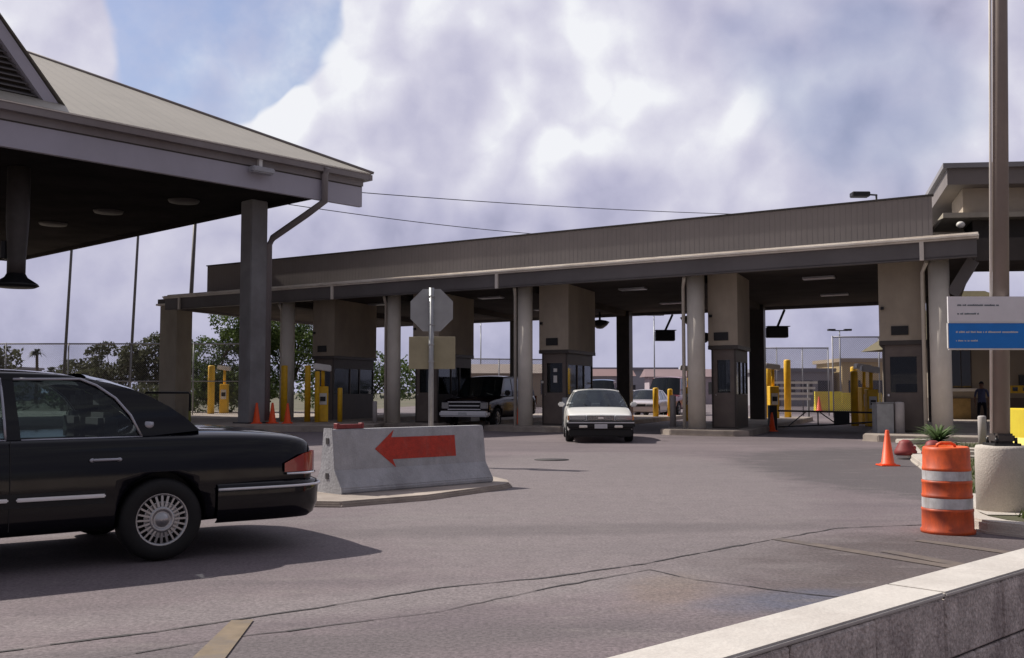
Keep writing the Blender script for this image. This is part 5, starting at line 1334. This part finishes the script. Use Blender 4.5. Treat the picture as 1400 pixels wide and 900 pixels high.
def tree(loc, blobs, n, size, m, label, group, trunk_r=.15, name='tree'):
    rnd = random.Random(int(abs(loc[0]) * 100) + n); r = empty(name, loc, 0, label, 'tree', group)
    b = MB(); top = min(q[2] for q in blobs)
    b.tube([(0, 0, 0), (.05, .02, top * .5), (0, .05, top)], trunk_r, 8, trunk_r * .6)
    for q in blobs:
        b.tube([(0, .03, top * .7), (q[0] * .5, q[1] * .5, top * .3 + q[2] * .7), (q[0], q[1], q[2])], trunk_r * .5, 6, trunk_r * .15)
    b.build('trunk', M['bark'], r)
    b = MB(); leaf_cloud(b, blobs, n, size, rnd); b.build('crown', m, r, recalc=False)
def rblobs(w, h, k, seed, base=.3):
    rnd = random.Random(seed); out = []
    for i in range(k):
        a = rnd.uniform(-1, 1); z = rnd.uniform(base, .82)
        lim = math.sqrt(max(.05, 1 - ((z - .45) / .6) ** 2)) 
        out.append((a * w / 2 * lim * .8, rnd.uniform(-.3, .3) * w, z * h, rnd.uniform(.19, .29) * max(w, h) * .75, .85))
    return out
TG = 'trees beyond the fence'
tree((-27.3, 70, 0), rblobs(5.2, 5.4, 15, 1, .08), 10400, .12, M['leaf_dull'], 'dull dark rounded tree beyond the fence, right of the tallest poles', TG)
tree((-24.6, 71, 0), rblobs(5.2, 5.8, 15, 2, .08), 10400, .12, M['leaf_dull'], 'dull dark rounded tree beyond the fence, next to the canopy end pier', TG)
tree((-30.3, 72, 0), rblobs(5.5, 3.8, 12, 3, .1), 7000, .12, M['leaf_dull'], 'low spreading dull tree, leftmost of the clump beyond the fence', TG)
tree((-16.4, 56, 0), rblobs(4.2, 5.9, 9, 4, .12), 13000, .095, M['leaf'], 'bright green tree seen between the end pier and the steel column', TG)
tree((-14.6, 57, 0), rblobs(4.0, 7.2, 10, 5, .12), 14000, .095, M['leaf'], 'taller bright green tree directly behind the steel column', TG)
tree((-12.6, 58, 0), rblobs(4.6, 7.2, 10, 6, .12), 14000, .095, M['leaf'], 'green tree seen through the leftmost lane', TG)
tree((-9.2, 64, 0), rblobs(7, 4.6, 12, 8, .12), 10000, .11, M['leaf'], 'green tree far behind the leftmost booth', TG)
tree((-44.5, 88, 0), rblobs(5, 6.0, 8, 18), 3000, .2, M['leaf_dull'], 'dull tree at the far left edge beyond the fence', TG)
# ground shrubs strip
def shrub(loc, w, h, label, m='leaf_dull', n=1500):
    rnd = random.Random(int(loc[0] * 10)); r = empty('shrub', loc, 0, label, 'shrub', 'low shrubs along the fence')
    b = MB(); bl = [(rnd.uniform(-.5, .5) * w, rnd.uniform(-.2, .2) * w, h * rnd.uniform(.3, .6), h * .45, .9) for _ in range(6)]; leaf_cloud(b, bl, n, .12, rnd); b.build('foliage', M[m], r, recalc=False)
    b = MB()
    for q in bl: b.tube([(q[0] * .2, q[1] * .2, 0), (q[0], q[1], q[2])], .03, 6, .01)
    b.build('stem', M['bark'], r)
for i, (x, w, lb) in enumerate(((-30.5, 6, 'low green shrubs at the far left end of the fence'), (-26.5, 5, 'low shrub behind the roof of the black sedan'), (-23.0, 4, 'low shrub left of the canopy end pier'), (-19.0, 5, 'low shrub just right of the canopy end pier'))):
    shrub((x, 62, 0), w, 1.9, lb, 'leaf' if i % 2 else 'leaf_dull')
def palm(loc, h, label, cr=1.6):
    r = empty('palm_tree', loc, 0, label, 'palm tree', 'small distant palms'); rnd = random.Random(int(loc[0]))
    MB().tube([(0, 0, 0), (.1, 0, h * .5), (0, 0, h)], .22, 8, .16).build('trunk', M['bark'], r)
    b = MB()
    for k in range(34):
        a = rnd.uniform(0, 6.28); el = rnd.uniform(-.3, 1.3); L = rnd.uniform(.8, 1.1) * cr; d = Vector((math.cos(a) * math.cos(el), math.sin(a) * math.cos(el), math.sin(el))); sd = Vector((-math.sin(a), math.cos(a), 0)); prev = None
        for i in range(6):
            t = i / 5; q = Vector((0, 0, h)) + d * L * t + Vector((0, 0, -.6 * t * t * L)); w = .16 * cr * math.sin(math.pi * min(.98, t + .12)) ; cur = (q - sd * w, q + sd * w)
            if prev: b.poly([prev[0], prev[1], cur[1], cur[0]])
            prev = cur
    b.build('crown', M['leaf_far'], r, recalc=False)
palm((-55.7, 120, 0), 6.0, 'taller small palm near the left edge, beyond the fence', 1.2)
palm((-54.4, 121, 0), 3.6, 'shorter round palm just right of the taller palm', 1.9)
palm((-51.8, 120, 0), 4.3, 'bushy palm near the foot of the leftmost tall pole', 2.2)
palm((-59.5, 122, 0), 3.6, 'small palm at the left edge beyond the fence', 1.5)

# ------------------------------------------------------------------ fences, poles, wires
def chain_fence(name, pts, h, label, step=3.0, m='mesh', group=None, mid=False):
    r = empty(name, (pts[0][0], pts[0][1], 0), 0, label, 'fence', group); o = Vector((pts[0][0], pts[0][1], 0))
    b = MB()
    for i in range(len(pts) - 1):
        a = Vector((*pts[i], 0)) - o; c = Vector((*pts[i + 1], 0)) - o
        b.poly([a + Vector((0, 0, .05)), c + Vector((0, 0, .05)), c + Vector((0, 0, h)), a + Vector((0, 0, h))])
    b.build('wire_mesh', M[m], r, recalc=False)
    b = MB()
    for i in range(len(pts) - 1):
        a = Vector((*pts[i], 0)) - o; c = Vector((*pts[i + 1], 0)) - o
        b.tube([a + Vector((0, 0, h)), c + Vector((0, 0, h))], .04, 6)
        if mid: b.tube([a + Vector((0, 0, h * .5)), c + Vector((0, 0, h * .5))], .03, 6)
    b.build('top_rail', M['fence_metal'], r)
    for i in range(len(pts) - 1):
        a = Vector((*pts[i], 0)) - o; c = Vector((*pts[i + 1], 0)) - o; n = max(1, int((c - a).length / step))
        for k in range(n + (1 if i == len(pts) - 2 else 0)):
            p = a.lerp(c, k / n); MB().tube([p, p + Vector((0, 0, h + .05))], .035, 6).build('post', M['fence_metal'], r)
chain_fence('chain_link_fence', [(-40, 50), (-12.5, 50)], 3.65, 'tall chain link fence running behind the black sedan to the trees', mid=True)
chain_fence('chain_link_fence', [(13.3, 57), (17.6, 57)], 3.75, 'lower chain link fence beyond the gate, left section', 1.4, 'mesh2')
chain_fence('chain_link_fence', [(16.6, 53), (19.0, 53), (21.5, 54)], 4.15, 'taller chain link fence beyond the gate, right section', 1.2, 'mesh2')
chain_fence('chain_link_fence', [(-3.5, 58), (2.0, 60)], 3.2, 'chain link fence seen above the dark utility vehicle', 2.5, 'mesh2')
# white rail fence beyond gate
r = empty('white_rail_fence', (14.0, 52, 0), 0, 'white horizontal rail fence beyond the gate, left of the long yellow barrier', 'fence')
for i, z in enumerate((1.78, 1.50, 1.22, .95)): b = MB(); b.box(-1.5, 1.5 - i * .12, 0, .06, z - .06, z + .06); b.build('rail', M['white'], r)
for x in (-1.4, -.1, 1.05): b = MB(); b.box(x - .05, x + .05, .065, .15, 0, 1.85); b.build('post', M['galv'], r)

M['poleg'] = mat('grey_pole', (.10, .095, .10), .6, var=.1, scale=2)
def mast(loc, h, label, rr=.10):
    r = empty('tall_pole', loc, 0, label, 'pole', 'tall thin poles beyond the fence')
    MB().tube([(0, 0, 0), (.034 * h, 0, h)], rr, 10, rr * .7).build('shaft', M['darkbrown' if rr > .12 else 'poleg'], r)
    b = MB(); b.box(-.3 + .034 * h, .5 + .034 * h, -.25, .25, h, h + .25); b.build('lamp_head', M['darkmetal'], r)
    return r
mast((-28.5, 65, 0), 17, 'leftmost tall thin pole rising behind the fence to the left canopy')
mast((-24.3, 65, 0), 17, 'middle tall thin pole rising behind the fence to the left canopy')
mast((-20.7, 65, 0), 13.5, 'darkest tall pole standing behind the canopy end pier', .16)
def lamp_far(loc, h, label):
    r = empty('street_lamp', loc, 0, label, 'street lamp', 'distant street lamps')
    MB().tube([(0, 0, 0), (0, 0, h)], .08, 8, .05).build('pole', M['galv'], r)
    b = MB(); b.bar((-.7, 0, h), (.7, 0, h), .08); b.box(-1.0, -.4, -.2, .2, h - .02, h + .14); b.box(.4, 1.0, -.2, .2, h - .02, h + .14); b.build('lamp_head', M['darkmetal'], r)
lamp_far((28.2, 88, 0), 6.6, 'distant twin headed street lamp above the fence beyond the gate')
lamp_far((-3.2, 105, 0), 8.5, 'distant street lamp seen above the dark utility vehicle')
lamp_far((14.6, 105, 0), 9.2, 'distant street lamp seen left of the brightest column')
# overhead wires
for (p0, p1, lb) in (((-12.4, 62, 13.75), (35, 100, 18.7), 'upper thin overhead wire crossing the sky above the toll canopy'), ((-14.9, 65, 13.4), (13.6, 95, 15.5), 'lower thin overhead wire crossing the sky above the toll canopy')):
    a, c = Vector(p0), Vector(p1); pts = []
    for i in range(25):
        t = i / 24; q = a.lerp(c, t); q.z -= .5 * 4 * t * (1 - t); pts.append(q)
    b = MB(); b.tube(pts, .028, 5); tag(b.build('overhead_wire', M['darkmetal']), lb, 'wire', 'overhead wires')

# ------------------------------------------------------------------ far buildings
def house(x, y, w, d, h, wall, roof, label, flat=False, nwin=4, rz=0.0):
    r = empty('distant_building', (x, y, 0), rz, label, 'building', 'low buildings on the horizon')
    wm = mat('far_wall', wall, .9, var=.08, scale=.3); rm = mat('far_roof', roof, .8, var=.1, scale=.3)
    b = MB(); b.box(0, w, 0, d, 0, h); b.build('wall', wm, r)
    b = MB()
    if flat: b.box(-.3, w + .3, -.3, d + .3, h + .002, h + .35)
    else: b.hexa([(-.5, -.5, h + .002), (w + .5, -.5, h + .002), (w + .5, d + .5, h + .002), (-.5, d + .5, h + .002), (-.3, d / 2 - .05, h + d * .22), (w + .3, d / 2 - .05, h + d * .22), (w + .3, d / 2 + .05, h + d * .22), (-.3, d / 2 + .05, h + d * .22)])
    b.build('roof', rm, r)
    for fl in range(max(1, int(h // 3))):
        for k in range(nwin):
            xc = w * (k + .5) / nwin; z = 1.1 + fl * 3
            b = MB(); b.box(xc - .55, xc + .55, -.06, -.003, z, z + 1.3); b.build('window', M['winglass'], r)
    b = MB(); b.box(w * .1, w * .1 + .95, -.05, -.003, 0, 2.1); b.build('door', M['darkbrown'], r)
house(-6.5, 92, 11, 4, 3.0, (.46, .36, .24), (.36, .30, .26), 'tan yellow low building seen above the dark utility vehicle')
house(6, 120, 8, 4, 3.2, (.35, .34, .38), (.22, .14, .14), 'grey building with dull roof behind the queue left of the back column')
house(15, 112, 8, 4, 3.0, (.44, .38, .42), (.24, .17, .18), 'pinkish building with dull red roof left of the brightest column')
house(23.5, 96, 6.5, 8, 3.2, (.34, .33, .36), (.22, .22, .25), 'grey flat roofed building beyond the gate, the left one', True)
house(30.6, 95, 9, 8, 4.1, (.66, .50, .26), (.45, .36, .26), 'yellow ochre building beyond the gate', True)
house(30, 128, 14, 8, 3.8, (.40, .37, .44), (.26, .22, .28), 'long lilac grey building far beyond the gate lane', True, 7)
house(-2, 150, 26, 10, 4.6, (.36, .35, .42), (.25, .23, .3), 'long hazy grey building on the horizon behind the queue', True, 10)
house(-100, 160, 22, 10, 5.0, (.34, .32, .36), (.28, .26, .30), 'hazy grey building on the horizon at the far left', True, 8)
# treeline far away
b = MB(); rnd = random.Random(9)
for k in range(90):
    x = -260 + k * 6.5 + rnd.uniform(-2, 2); leaf_cloud(b, [(x, 210 + rnd.uniform(-8, 8), rnd.uniform(1.2, 2.5), rnd.uniform(2.8, 4.6), .8)], 130, .7, rnd)
tag(b.build('treeline', M['leaf_far'], recalc=False), 'hazy line of distant trees along the horizon', 'treeline', kind='stuff')
scene.render.film_transparent = False
